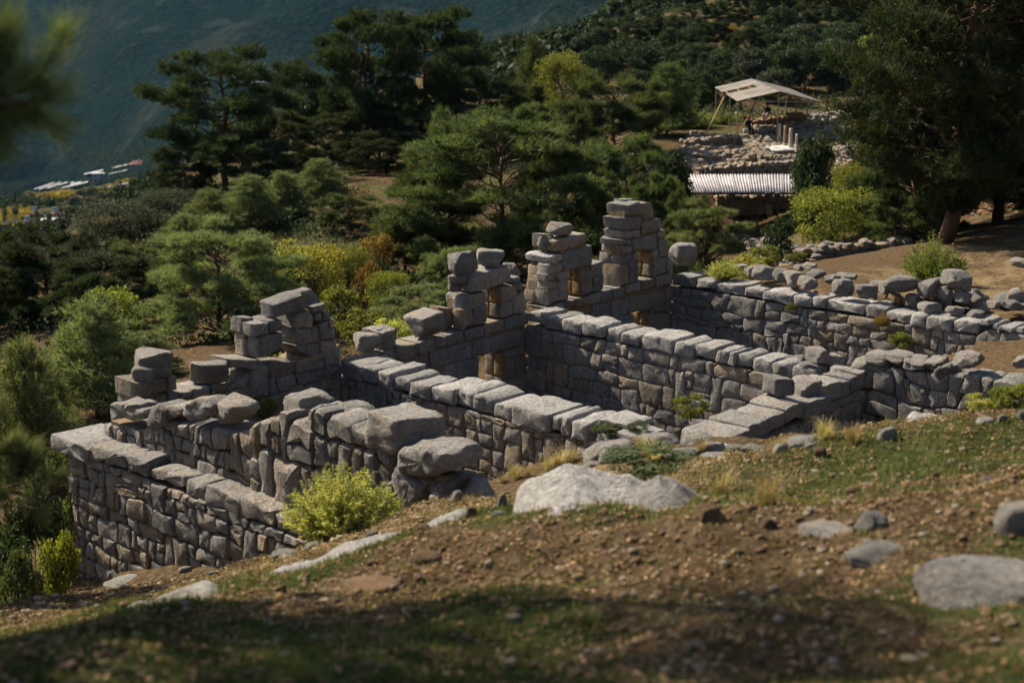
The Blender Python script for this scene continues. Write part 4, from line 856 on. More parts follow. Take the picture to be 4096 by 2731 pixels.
RK = [('V',(2120,1285,2480,1400),'big dark rock in the lower right corner',GREY), ('V',(2290,1150,2400,1230),'dark jagged rock at the right margin of the slope',GREY), ('M',(1290,280,1440,390),'pale rock poking out left of the layered crest slab',PALE),
 ('M',(635,335,910,420),'twin-humped pale rock on the crest below the pit',PALE), ('M',(530,400,640,480),'low pale rock left of the twin-humped one',PALE),
 ('M',(830,425,925,515),'brown upright stone on the turf below the twin-humped rock',BROWNST), ('M',(755,390,860,440),'small pale stone in front of the twin-humped rock',PALE),
 ('M',(0,468,230,520),'long low pale rock beside the dry grass under the slab steps',PALE), ('M',(735,970,1235,1100),'low mottled rock at the right of the bare soil',GREY),
 ('M',(1120,890,1380,1075),'sharp grey rock with a dark right side, lower right',GREY), ('M',(1060,1110,1560,1270),'long tilted rock at the lower right of the slope',GREY),
 ('M',(1055,705,1180,795),'dark brown stone casting a shadow on the turf',BROWNST), ('M',(400,695,545,755),'flat brown stone on the dry grass',BROWNST),
 ('M',(0,860,210,1010),'smooth brown stone at the right foot of the broad outcrop',BROWNST), ('M',(430,945,560,1040),'squarish brown stone on the bare soil',BROWNST),
 ('M',(1680,610,1750,660),'small dark stone on bare soil at the right',BROWNST), ('M',(2040,640,2120,700),'small pale stone at the right edge of the turf',FIELD), ('M',(685,935,770,985),'brown stone between the soil and the turf',BROWNST),
 ('M',(2010,205,2150,265),'slanting pale slab by the weeds at the right',PALE), ('M',(2165,195,2240,262),'dark upright stone by the weeds at the right',GREY), ('M',(2300,160,2400,250),'dark block at the right margin by the weeds',GREY),
 ('K',(1120,205,1640,420),'lichen-spotted leaning slab behind the broad outcrop',GREY), ('K',(1270,285,1650,460),'brown pitted rock in front of the lichen-spotted slab',FIELD),
 ('K',(1630,65,2000,215),'pale pitted boulder at the end of the central cross wall',PALE), ('K',(1620,160,1980,330),'rough grey rock leaning below the pale pitted boulder',GREY), ('K',(1815,275,2200,415),'dark pitted block under the slab steps',GREY),
 ('K',(2165,245,2360,340),'angular pale rock right of the dark pitted block',PALE), ('K',(1985,160,2300,275),'grey weathered rock leaning on the first slab step',GREY),
 ('K',(1140,410,1300,470),'small dark rock peeping over the broad outcrop',GREY), ('K',(400,700,490,820),'small grey rock at the left end of the broad outcrop',GREY), ('K',(0,665,120,790),'dark rock in the gap below the massive end block',GREY),
 ('K',(110,800,260,930),'brown stone with dry thistle on top',BROWNST), ('K',(330,830,500,920),'pale stone beside the thistle',FIELD), ('J',(560,1210,760,1330),'pointed rock left of the small white slab',FIELD), ('J',(735,1232,850,1285),'small bright white slab below the steps',MARBLE),
 ('J',(790,1232,1000,1330),'round pitted rock below the slab steps',FIELD), ('J',(950,1228,1265,1340),'wide dark pitted rock below the slab steps, right',GREY), ('J',(520,1330,820,1400),'long pale rock under the pointed one',PALE),
 ('F',(395,1470,760,1555),'thin pale slab at the foot of the terrace wall',PALE), ('F',(1250,1315,1530,1395),'pale flat rock on the path at the terrace wall',PALE), ('F',(1730,1255,1960,1340),'pitted pale rock at the foot of the yellow bush',PALE), ('F',(1230,1430,1320,1485),'small stone on the gravel strip',FIELD), ('F',(1000,1395,1110,1465),'low stone at the wall foot',FIELD),
 ('F',(130,1290,300,1400),'stone at the lower left corner of the terrace wall',GREY), ('F',(15,1340,150,1450),'grey stone in the weeds left of the terrace wall',GREY), ('F',(70,1420,180,1500),'dark stone in the weeds, nearer than the grey one',GREY),
 ('G',(1030,1390,1150,1470),'small grey rock right of the yellow bush foot',FIELD), ('G',(480,1490,640,1568),'pale brown rock under the yellow bush',FIELD), ('G',(1480,1330,1640,1420),'dark rock on the ledge right of the yellow bush',BROWNST),
 ('V',(930,1262,1015,1300),'reddish brown stone on the green slope',BROWNST), ('V',(780,1325,930,1360),'dark brown flat stones on the green slope',BROWNST), ('V',(1590,1155,1660,1205),'rounded brown stone below the broad outcrop',BROWNST)]
for i, (k, bx, lb, m_) in enumerate(RK): ground_rock(k, *bx, lb, m_, yaw=fr.uniform(-.4, .4), sub=4 if (bx[2]-bx[0]) > 150 else 3, group='rocks on the foreground slope')
# gravel: thousands of small stones on the slope, one mass
def scatter_stones(n, box, smin, smax, seed, dens, name, mat, power=2.2):
    g = np.random.default_rng(seed); x = g.uniform(box[0], box[1], n*4); y = g.uniform(box[2], box[3], n*4)
    V3 = np.stack([x, y, y], 1); keep = (g.random(n*4) < dens(V3)) & (np.abs(x) < .43*y+1.0); x, y = x[keep][:n], y[keep][:n]; n = len(x)
    z = gz_arr(x, y); sz = smin+(smax-smin)*g.random(n)**power*(1.0)
    base = []
    for q in range(6):
        me = rock_mesh('tmp', 900+q, 1, 2.8, 4, .14, True); base.append((np.array([v.co[:] for v in me.vertices]), np.array([p.vertices[:] for p in me.polygons]))); bpy.data.meshes.remove(me)
    nv = len(base[0][0]); VV = np.empty((n, nv, 3), np.float32); TT = []
    for q in range(6):
        ii = np.arange(q, n, 6); a = g.uniform(0, 6.28, len(ii)); b = base[q][0]*np.array([1, 1, .65])
        sc = (sz[ii][:, None]*g.uniform(.7, 1.4, (len(ii), 3)))[:, None, :]; P = b[None]*sc
        X = P[..., 0]*np.cos(a)[:, None]-P[..., 1]*np.sin(a)[:, None]; Yv = P[..., 0]*np.sin(a)[:, None]+P[..., 1]*np.cos(a)[:, None]
        VV[ii, :, 0] = X+x[ii][:, None]; VV[ii, :, 1] = Yv+y[ii][:, None]; VV[ii, :, 2] = P[..., 2]+(z[ii]+sz[ii]*.12)[:, None]
        TT.append((base[q][1][None]+(ii*nv)[:, None, None]).reshape(-1, 3))
    me = tri_mesh(name, VV.reshape(-1, 3), np.concatenate(TT)); o = link(name, me, mat); return o
def soil_d(V): return np.clip(.25+.9*(1-grass_amount(V))*(.35+.65*(fbm(V[:, 0]*.8, V[:, 1]*.8, 3, 5) > -.1)), 0, 1)
tag(scatter_stones(3800, (-6, 7.5, 3.5, 17), .010, .075, 1, soil_d, 'gravel', TAN, 4.2), 'pale and brown small stones scattered over the foreground slope', 'gravel', kind='stuff')
tag(scatter_stones(8000, (-6, 7.5, 3.5, 17), .010, .07, 2, soil_d, 'brown_gravel', BROWNST), 'brown clods and pebbles over the bare foreground soil', 'gravel', kind='stuff')
def strip_d(V):
    line = [at('V', 100, 1385, 14), at('V', 420, 1345, 14.5), at('V', 700, 1275, 14.5), at('V', 1150, 1160, 14.5), at('V', 1700, 1050, 14.5)]
    return smooth01(1.4-dist_poly(V, line)/1.5)*.6
tag(scatter_stones(1500, (-6, 5, 9, 20), .015, .10, 3, strip_d, 'path_gravel', TAN, 3.0), 'pale gravel strip along the far edge of the slope', 'gravel', kind='stuff')
# grass blades
def blades(name, n, dens, mat, h0, h1, w, seed, box=(-7, 8, 3.2, 19), lean=.5, tuft=5):
    g = np.random.default_rng(seed); m = n//tuft*4; x = g.uniform(box[0], box[1], m); y = g.uniform(box[2], box[3], m)
    V3 = np.stack([x, y, y], 1); keep = (g.random(m) < dens(V3)) & (np.abs(x) < .43*y+1); x, y = x[keep][:n//tuft], y[keep][:n//tuft]
    x = np.repeat(x, tuft)+g.normal(0, .03, len(x)*tuft); y = np.repeat(y, tuft)+g.normal(0, .03, len(y)*tuft); n = len(x); z = gz_arr(x, y)-.01
    h = g.uniform(h0, h1, n)*np.repeat(g.uniform(.6, 1.3, n//tuft), tuft); a = g.uniform(0, 6.28, n); ln = g.uniform(.1, lean, n)*h
    ww = w*g.uniform(.6, 1.4, n); ax, ay = np.cos(a), np.sin(a)
    P0 = np.stack([x-ay*ww, y+ax*ww, z], 1); P1 = np.stack([x+ay*ww, y-ax*ww, z], 1); M0 = np.stack([x-ay*ww*.7+ax*ln*.35, y+ax*ww*.7+ay*ln*.35, z+h*.6], 1); T = np.stack([x+ax*ln, y+ay*ln, z+h], 1); M1 = np.stack([x+ay*ww*.7+ax*ln*.35, y-ax*ww*.7+ay*ln*.35, z+h*.6], 1)
    V = np.stack([P0, P1, M1, M0, T], 1).reshape(-1, 3); i = np.arange(n)*5
    F3 = np.concatenate([np.stack([i, i+1, i+2], 1), np.stack([i, i+2, i+3], 1), np.stack([i+3, i+2, i+4], 1)])
    return link(name, tri_mesh(name, V, F3), mat)
tag(blades('grass', 115000, lambda V: np.clip(grass_amount(V)*1.3-.06, .27, 1), G_GRASS, .025, .075, .0035, 31), 'short green turf over the foreground slope', 'grass', kind='stuff')
tag(blades('dry_grass', 26000, lambda V: np.clip(dry_amount(V)*.8-.12, .035, 1)*.8, G_DRY, .03, .13, .003, 32, lean=.8), 'straw-coloured dry grass along the edge of the slope', 'grass', kind='stuff')
def tuft_mesh(name, n, h, spread, seed, w=.004, droop=.6):
    g = np.random.default_rng(seed); a = g.uniform(0, 6.28, n); r = spread*.35*np.sqrt(g.random(n)); hh = h*g.uniform(.5, 1.1, n); ln = spread*g.uniform(.2, 1.0, n); b = a+g.normal(0, .7, n)
    V = []; Fs = []
    ax, ay = np.cos(b), np.sin(b)
    pts = []
    for f, zf in ((0, 0), (.22, .5), (.6, .88), (1.0, 1-.25*droop)):
        pts.append(np.stack([r*np.cos(a)+ax*ln*f, r*np.sin(a)+ay*ln*f, hh*zf], 1))
    for k, p in enumerate(pts):
        ww = w*(1, .9, .6, .05)[k]; V += [p+np.stack([-ay, ax, 0*ax], 1)*ww, p-np.stack([-ay, ax, 0*ax], 1)*ww]
    V = np.stack(V, 1).reshape(-1, 3); i = np.arange(n)*8
    Q = np.concatenate([np.stack([i+2*k, i+2*k+1, i+2*k+3, i+2*k+2], 1) for k in range(3)])
    return tri_mesh(name, V, Q)
tm = [tuft_mesh('dry_grass_tuft', 130, .42, .30, 60+i) for i in range(4)]
TU = [('K',560,560,1.0,'dry grass tuft at the left end of the straw patch under the central wall'),('K',660,540,.9,'dry grass tuft in the straw patch, second from its left end'),('K',850,490,1.2,'tall dry grass tuft against the central wall, left'),('K',940,460,1.5,'tallest dry grass tuft against the central wall'),('K',1030,430,1.2,'dry grass tuft left of the lichen-spotted slab'),
      ('K',1600,320,1.2,'dry grass tuft right of the lichen-spotted slab'),('K',1690,370,1.2,'dry grass tuft between the brown pitted rock and the dark block'),('K',1930,240,.9,'thin grass tuft in front of the pale pitted boulder'),('K',1760,400,.9,'low dry grass tuft right of the brown pitted rock'),('J',20,1400,1.1,'dry grass tuft at the left foot of the dark pitted block'),('J',540,1320,.9,'dry grass tuft left of the pointed rock'),
      ('K',450,600,.8,'greenish grass tuft above the jagged rock'),('K',530,520,.8,'short straw tuft above the jagged rock'),('M',480,850,1.1,'yellow grass tuft on the crest by the bare soil'),('M',160,790,1.1,'yellow grass tuft at the right end of the broad outcrop'),('M',1110,400,.8,'straw tuft on the crest by the pit'),('M',905,370,.9,'straw tuft behind the twin-humped rock')]
for i, (k, x, y, s_, lb) in enumerate(TU):
    p = hit(k, x, y, 6, 60); o = link('dry_grass_tuft', tm[i % 4], G_DRY, None, p, (0, 0, i*1.3), (s_*.62,)*3); tag(o, lb, 'grass tuft', 'dry grass tufts')

# fallen leaves and bits of bark over the soil
def litter(n, seed):
    g = np.random.default_rng(seed); x = g.uniform(-6.5, 7.5, n*2); y = g.uniform(3.3, 17, n*2); k = (np.abs(x) < .43*y+.6) & (fbm(x*1.1, y*1.1, 3, 61)+.35*g.random(len(x)) > -.02); x, y = x[k][:n], y[k][:n]; n = len(x)
    C = np.stack([x, y, gz_arr(x, y)+.012], 1); d = unit(g.normal(0, 1, (n, 3))*np.array([1, 1, .35])); s = unit(np.cross(d, g.normal(0, 1, (n, 3))*np.array([.4, .4, 1]))); L = g.uniform(.015, .05, n)[:, None]
    V = np.stack([C-d*L*.5, C+s*L*.3, C+d*L*.5, C-s*L*.3], 1).reshape(-1, 3); return tri_mesh('leaf_litter', V, np.arange(n*4).reshape(-1, 4))
def unit(v): return v/(np.linalg.norm(v, axis=-1, keepdims=True)+1e-9)
tag(link('leaf_litter', litter(62000, 81), leaf_mat('dead_leaves', (.09,.055,.028), (.22,.135,.065), (.42,.30,.17), 0.2, k=0.5)), 'brown fallen leaves and bark bits over the foreground soil', 'leaf litter', kind='stuff')
# ------------------------------------------------------------------ vegetation
def unit(v): return v/(np.linalg.norm(v, axis=-1, keepdims=True)+1e-9)
def needles(C, D, per, length, width, g, up=.25, spread=.75):
    """tufts of needles at C growing along D"""
    n = len(C)*per; c = np.repeat(C, per, 0); d = unit(np.repeat(D, per, 0)+g.normal(0, spread, (n, 3))+np.array([0, 0, up]))
    c = c+g.normal(0, length*.16, (n, 3)); L = length*g.uniform(.6, 1.15, n)[:, None]
    s = unit(np.cross(d, g.normal(0, 1, (n, 3))))*width*.5
    V = np.stack([c-s, c+s, c+d*L], 1).reshape(-1, 3); return V, np.arange(n*3).reshape(-1, 3)
def leaves(C, size, g, squash=1.0, aspect=1.6):
    n = len(C); d = unit(g.normal(0, 1, (n, 3))); s = unit(np.cross(d, g.normal(0, 1, (n, 3)))); L = size*g.uniform(.6, 1.3, n)[:, None]
    V = np.stack([C-d*L*.5, C+s*L*.5/aspect, C+d*L*.5, C-s*L*.5/aspect], 1).reshape(-1, 3); return V, np.arange(n*4).reshape(-1, 4)
def limb(mb, a, b, r0, r1, g, n=5, wob=.06, seg=3):
    P = [np.array(a, float)+(np.array(b, float)-np.array(a, float))*i/seg for i in range(seg+1)]; L = np.linalg.norm(P[-1]-P[0])
    for i in range(1, seg): P[i] = P[i]+g.normal(0, wob*L, 3)
    for i in range(seg): mb.bar(P[i], P[i+1], r0+(r1-r0)*i/seg, n, r0+(r1-r0)*(i+1)/seg)
    return P
# unit trees: base at the origin, height 1, crown width 1 (scaled per tree)
def pine_proto(seed, style, tufts, per, nl, nw, mat_crown):
    g = np.random.default_rng(seed); mb = MB(); C = []; D = []; crowns = []
    if style == 'cone':      # young conical pine
        limb(mb, (0, 0, 0), (g.normal(0, .01), 0, .97), .022, .004, g, 6, .008, 5)
        nb = 46
        for i in range(nb):
            h = .06+.9*(i/nb)**.9; rr = .5*(1-h)**.75*g.uniform(.7, 1.12)+.03; a = i*2.4+g.normal(0, .3); e = np.array([rr*math.cos(a), rr*math.sin(a), h+rr*.22])
            limb(mb, (0, 0, h), e, .007*(1-h)+.002, .0015, g, 4, .02, 2); crowns.append((np.array([0, 0, h]), e, .07+.10*(1-h)))
    elif style == 'tall':    # old pine: bare trunk, layered uneven pads
        P = limb(mb, (0, 0, 0), (g.normal(0, .04), g.normal(0, .04), .90), .030, .008, g, 7, .012, 6)
        nb = 34 if tufts < 8000 else 60
        for i in range(nb):
            h = (.24 if tufts < 8000 else .13)+(.70 if tufts < 8000 else .8)*(i/nb)+g.normal(0, .015); env = .50*math.sin(math.pi*min(1, (h-.14)/.95))**.55*(1.05-.35*max(0, h-.6)/.4)
            rr = env*g.uniform(.55, 1.1); a = i*2.39996+g.normal(0, .4); e = np.array([rr*math.cos(a), rr*math.sin(a), h+rr*g.uniform(.02, .28)])
            limb(mb, (0, 0, h-.03), e, .007*(1.1-h)+.002, .002, g, 5, .05, 3); crowns.append((e*.4+np.array([0, 0, h])*.6, e, .085+.05*g.random()))
            for _ in range(2):
                q = e+np.array([g.normal(0, .06), g.normal(0, .06), g.uniform(0, .04)]); crowns.append((e, q, .055+.03*g.random()))
        crowns.append((np.array([0, 0, .85]), np.array([0, 0, .97]), .07)); crowns.append((np.array([0, 0, .8]), np.array([.07, .03, .93]), .07))
    elif style == 'umbrella':   # bare trunk, flat high crown
        limb(mb, (0, 0, 0), (.02, .02, .85), .02, .010, g, 7, .01, 6)
        for i in range(40):
            rr = .46*math.sqrt(g.random()); a = i*2.39996; e = np.array([rr*math.cos(a), rr*math.sin(a), .97-.5*rr**2+g.normal(0, .012)])
            limb(mb, (0, 0, .70+.1*g.random()), e, .006, .002, g, 4, .03, 3); crowns.append((e*.8+np.array([0, 0, .82])*.2, e, .09))
    else:                    # broad round crowned pine, foliage near to the ground
        limb(mb, (0, 0, 0), (g.normal(0, .03), 0, .72), .026, .007, g, 7, .02, 5)
        nb = 58
        for i in range(nb):
            u = g.uniform(.02, 1); h = .04+.84*u; env = .47*math.sqrt(max(0, 1-((h-.36)/.62)**2)); rr = env*g.uniform(.3, 1.0)**.4; a = i*2.39996+g.normal(0, .3)
            e = np.array([rr*math.cos(a), rr*math.sin(a), h+rr*.22+g.normal(0, .02)])
            limb(mb, (0, 0, max(.05, h-.12)), e, .006, .0018, g, 4, .05, 3); crowns.append((e*.72+np.array([0, 0, h])*.28, e, .062+.05*g.random()))
            if g.random() < .6: q = e+np.array([g.normal(0, .05), g.normal(0, .05), g.uniform(-.01, .06)]); crowns.append((e, q, .05+.03*g.random()))
    w = np.array([c[2]**2*(1+np.linalg.norm(c[1]-c[0])*4) for c in crowns]); cnt = np.maximum(3, (tufts*w/w.sum()).astype(int))
    for (a, e, r), n in zip(crowns, cnt):
        f = g.random(n)**.6; o = unit(g.normal(0, 1, (n, 3)))*np.array([1, 1, .55])*r*g.random(n)[:, None]**.45
        o[:, 2] = np.where(o[:, 2] < -r*.2, o[:, 2]*.4, o[:, 2])
        C.append(a+(e-a)*f[:, None]+o); D.append(unit(o+(e-a)*.35+np.array([0, 0, .03])))
    C = np.concatenate(C); D = np.concatenate(D)
    V, T = needles(C, D, per, nl, nw, g)
    return tri_mesh('crown', V, T), py_mesh('trunk', mb.v, mb.f, True)
def leafy_proto(seed, n, size, clumps, flat=1.0, low=.12, top=1.0, trunk_h=.35, sticks=False, tilt=0.0):
    g = np.random.default_rng(seed); mb = MB(); C = []
    th = trunk_h
    limb(mb, (0, 0, 0), (0, 0, th), .03, .018, g, 6, .02, 3)
    cs = []
    for i in range(clumps):
        z = g.uniform(-1, 1); a = i*2.39996; rr = math.sqrt(max(0, 1-z*z)); f = g.uniform(.45, .98)**.6
        c = np.array([.38*rr*math.cos(a)*f, .38*rr*math.sin(a)*f, low+(top-low)*(.5+.40*z*f)]); cs.append((c, g.uniform(.10, .19)))
        if i % 2 == 0: limb(mb, (0, 0, th*g.uniform(.5, 1)), c, .012, .003, g, 4, .05, 3)
    w = np.array([r**2 for _, r in cs]); cnt = (n*w/w.sum()).astype(int)
    for (c, r), k in zip(cs, cnt):
        o = unit(g.normal(0, 1, (k, 3)))*r*(g.random(k)[:, None]**.38)*np.array([1, 1, .8*flat]); C.append(c+o)
    C = np.concatenate(C); C[:, 2] = np.clip(C[:, 2], .015, None)
    V, Q = leaves(C, size, g); return tri_mesh('crown', V, Q), py_mesh('trunk', mb.v, mb.f, True)
def bush_proto(seed, stems, per, size, fan=.55):
    """many upright twigs with leaves along them, irregular spiky top"""
    g = np.random.default_rng(seed); mb = MB(); C = []
    for i in range(stems):
        a = g.uniform(0, 6.28); r = .5*math.sqrt(g.random()); hgt = (1-.62*(r/.5)**1.6)*g.uniform(.45, 1.08)**.8
        e = np.array([r*math.cos(a), r*math.sin(a), hgt]); b = np.array([r*.25*math.cos(a), r*.25*math.sin(a), 0])
        if i % 2 == 0: limb(mb, b, e, .005, .0015, g, 4, .03, 3)
        f = g.random(per)**.65; P = b+(e-b)*f[:, None]+g.normal(0, .016, (per, 3))*(1.25-.7*f[:, None]); C.append(P)
    C = np.concatenate(C); C[:, 2] = np.clip(C[:, 2], .01, None); V, Q = leaves(C, size, g, aspect=1.5); return tri_mesh('crown', V, Q), py_mesh('trunk', mb.v, mb.f, True)
PROTO = {}
def proto(key):
    if key not in PROTO:
        kind, sd = key
        PROTO[key] = {'round': lambda: pine_proto(100+sd, 'round', 3000, 12, .060, .0075, None), 'hero': lambda: pine_proto(150+sd, 'round', 6200, 13, .042, .0046, None), 'umbrella': lambda: pine_proto(180+sd, 'umbrella', 420, 10, .07, .005, None), 'giant': lambda: pine_proto(170+sd, 'tall', 9000, 13, .034, .0042, None), 'tall': lambda: pine_proto(200+sd, 'tall', 3800, 12, .044, .0062, None),
            'cone': lambda: pine_proto(300+sd, 'cone', 2600, 11, .062, .0068, None), 'oak': lambda: leafy_proto(400+sd, 7000, .046, 40, .95, .04, .98, .25), 'bigoak': lambda: leafy_proto(450+sd, 19000, .020, 70, .95, .02, .98, .2), 'tree': lambda: leafy_proto(500+sd, 8500, .028, 42, .9, .10, 1.0, .38),
            'bush': lambda: bush_proto(600+sd, 330, 34, .030), 'nearbush': lambda: bush_proto(700+sd, 420, 74, .024), 'poplar': lambda: leafy_proto(800+sd, 2600, .05, 26, 1.0, .05, 1.0, .15), 'shrub': lambda: leafy_proto(850+sd, 2600, .055, 22, .9, .0, .95, .1)}[kind]()
        for m in PROTO[key]: m.name = key[0]+'_'+m.name
    return PROTO[key]
def mesh_with(me, mat):
    """the same shape in another leaf colour"""
    if len(me.materials) == 0: me.materials.append(mat)
    _next[0] = mat; return me
def plant(kind, sd, X, Y, h, w, mat, label, cat='tree', name='pine_tree', group=None, bark=None, z=None, rz=None, sinkf=.0):
    z = gz(X, Y) if z is None else z; rz = R.uniform(0, 6.28) if rz is None else rz
    t = thing(name, label, cat, (X, Y, z-sinkf*h), rz, group); cr, tr = proto((kind, sd))
    link('crown', mesh_with(cr, mat), None, t, None, None, (w, w, h)); link('trunk', mesh_with(tr, bark or BARK), None, t, None, None, (w if kind in ('bush', 'nearbush') else min(w, h), w if kind in ('bush', 'nearbush') else min(w, h), h))
    return t
def tree_v(kind, sd, vx, vtop, vw, Y, mat, label, k='V', **kw):
    """a tree whose crown is centred on column vx with its top at row vtop, vw wide in the photo, standing Y metres away"""
    top = at(k, vx, vtop, Y); X = top[0]; g = gz(X, Y); f = CROPS[k][2]*math.hypot(Y, top[2])/FPX
    w = vw*f; h = max(top[2]-g, w*.35); return plant(kind, sd, X, Y, h, w, mat, label, z=g, **kw)
P_ = 'pines standing beyond the ruin'
TREES = [ # kind, seed, vx, vtop, vwidth, distance, leaf material, label
 ('hero',0,1150,258,560,60,L_PINE,'broad light green pine filling the centre right behind the window wall towers'),
 ('hero',1,1010,335,270,63,L_PINE,'rounded lower left part-crown pine in front of the slim conical one'),
 ('hero',0,1300,330,270,61,L_PINE,'rounded pine at the right shoulder of the broad central pine'),
 ('round',2,925,470,190,61,L_PINE,'pine low between the red clearing and the second tower'),
 ('round',1,1035,560,180,51,L_YOUNG,'young pine crown right behind the second tower top'),
 ('round',0,800,440,160,70,L_PINE,'pine at the right of the young conical clump'),
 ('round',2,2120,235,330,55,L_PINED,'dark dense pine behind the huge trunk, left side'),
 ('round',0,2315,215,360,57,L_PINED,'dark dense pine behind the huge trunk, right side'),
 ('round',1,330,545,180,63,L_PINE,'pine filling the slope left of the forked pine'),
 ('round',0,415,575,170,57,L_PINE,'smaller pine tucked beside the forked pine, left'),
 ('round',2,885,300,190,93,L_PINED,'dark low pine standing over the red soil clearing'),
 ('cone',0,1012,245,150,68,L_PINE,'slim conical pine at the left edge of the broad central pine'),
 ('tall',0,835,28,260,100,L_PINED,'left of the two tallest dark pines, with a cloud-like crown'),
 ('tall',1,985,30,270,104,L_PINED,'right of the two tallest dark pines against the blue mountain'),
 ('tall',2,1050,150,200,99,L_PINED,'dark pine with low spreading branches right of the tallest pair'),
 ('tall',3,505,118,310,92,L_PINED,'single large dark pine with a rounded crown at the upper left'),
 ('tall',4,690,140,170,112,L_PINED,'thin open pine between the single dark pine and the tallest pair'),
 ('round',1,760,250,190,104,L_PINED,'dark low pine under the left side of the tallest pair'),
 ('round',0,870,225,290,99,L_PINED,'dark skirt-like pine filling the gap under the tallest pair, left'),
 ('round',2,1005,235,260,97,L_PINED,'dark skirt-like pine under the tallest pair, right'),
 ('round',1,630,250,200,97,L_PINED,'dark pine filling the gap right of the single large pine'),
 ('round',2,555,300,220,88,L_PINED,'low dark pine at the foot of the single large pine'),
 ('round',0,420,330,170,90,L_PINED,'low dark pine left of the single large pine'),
 ('cone',1,1225,85,130,112,L_PINE,'pointed dark pine left of the yellow poplar-like tree'),
 ('round',2,1200,190,130,104,L_PINE,'small pine right of the tallest pair'),
 ('round',0,1413,155,240,92,L_PINE,'soft blue-green pine right of the yellow tree'),
 ('round',1,1445,300,230,72,L_PINE,'pine between the broad central pine and the dark round tree'),
 ('round',0,1505,385,160,67,L_PINE,'low pine left of the corrugated shed'),
 ('round',2,2015,378,160,60,L_PINE,'low pine right of the spreading green tree'),
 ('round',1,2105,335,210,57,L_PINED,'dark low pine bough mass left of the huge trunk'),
 ('cone',2,1535,140,170,98,L_PINE,'conical pine on the slope left of the open canopy'),
 ('round',1,1255,225,170,86,L_PINE,'round pine just above the broad central pine'),
 ('round',2,1330,225,150,84,L_PINE,'round pine between the central pine and the blue-green one'),
 ('cone',3,572,400,190,72,L_YOUNG,'tallest of the light young conical pines left of the centre'),
 ('cone',0,480,432,170,70,L_YOUNG,'light young conical pine at the left of its clump'),
 ('cone',1,650,392,150,74,L_YOUNG,'light young conical pine at the right of its clump'),
 ('cone',2,732,362,150,78,L_YOUNG,'young conical pine next to the red soil clearing'),
 ('cone',3,420,490,170,66,L_YOUNG,'short young pine at the left edge of the young clump'),
 ('bigoak',0,270,450,280,78,L_OAK,'dark dense evergreen in front of the valley fields'),
 ('bigoak',1,385,425,210,82,L_OAK,'dark evergreen between the valley greenhouses and the young pines'),
 ('bigoak',0,130,535,240,66,L_OAK,'dark bushy evergreen low at the left'),
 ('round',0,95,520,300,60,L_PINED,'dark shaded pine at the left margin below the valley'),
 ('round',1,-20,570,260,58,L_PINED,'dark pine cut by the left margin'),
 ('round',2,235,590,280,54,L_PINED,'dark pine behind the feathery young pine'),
 ('hero',1,500,498,380,47,L_YOUNG,'big light green pine with a forked trunk behind the left end of the window wall'),
 ('round',0,620,560,220,52,L_YOUNG,'pine crown right of the forked pine, left of the yellow tree'),
 ('cone',1,205,680,340,36,L_YOUNG,'feathery young pine at the lower left, its bare twigs showing'),
 ('cone',2,45,770,300,31,L_YOUNG,'feathery young pine cut by the left margin'),
 ('cone',0,330,760,200,40,L_YOUNG,'feathery young pine left of the ruin corner'),
 ('round',1,965,655,230,45,L_YOUNG,'low pale green pine just behind the second tower, left'),
 ('round',2,1085,640,150,48,L_PINE,'low pine crown behind the second tower'),
 ('hero',1,1630,455,210,56,L_YOUNG,'soft pine right of the tallest tower in front of the tin-roofed shed'),
 ('round',0,1585,430,130,62,L_PINE,'pine crown between the tallest tower and the shed'),
 ('giant',0,2225,-190,640,50,L_PINED,'huge dark pine rising past the top of the right side'),
 ('giant',0,2345,-170,470,57,L_PINED,'dark pine whose crown merges with the huge pine on its right side'),
 ('giant',0,2420,-60,420,62,L_PINED,'second dark pine behind the huge one, cut by the right margin'),
]
for kd, sd, vx, vt, vw, Y, m_, lb in TREES: tree_v(kd, sd, vx, vt, vw, Y, m_, lb, group=P_)
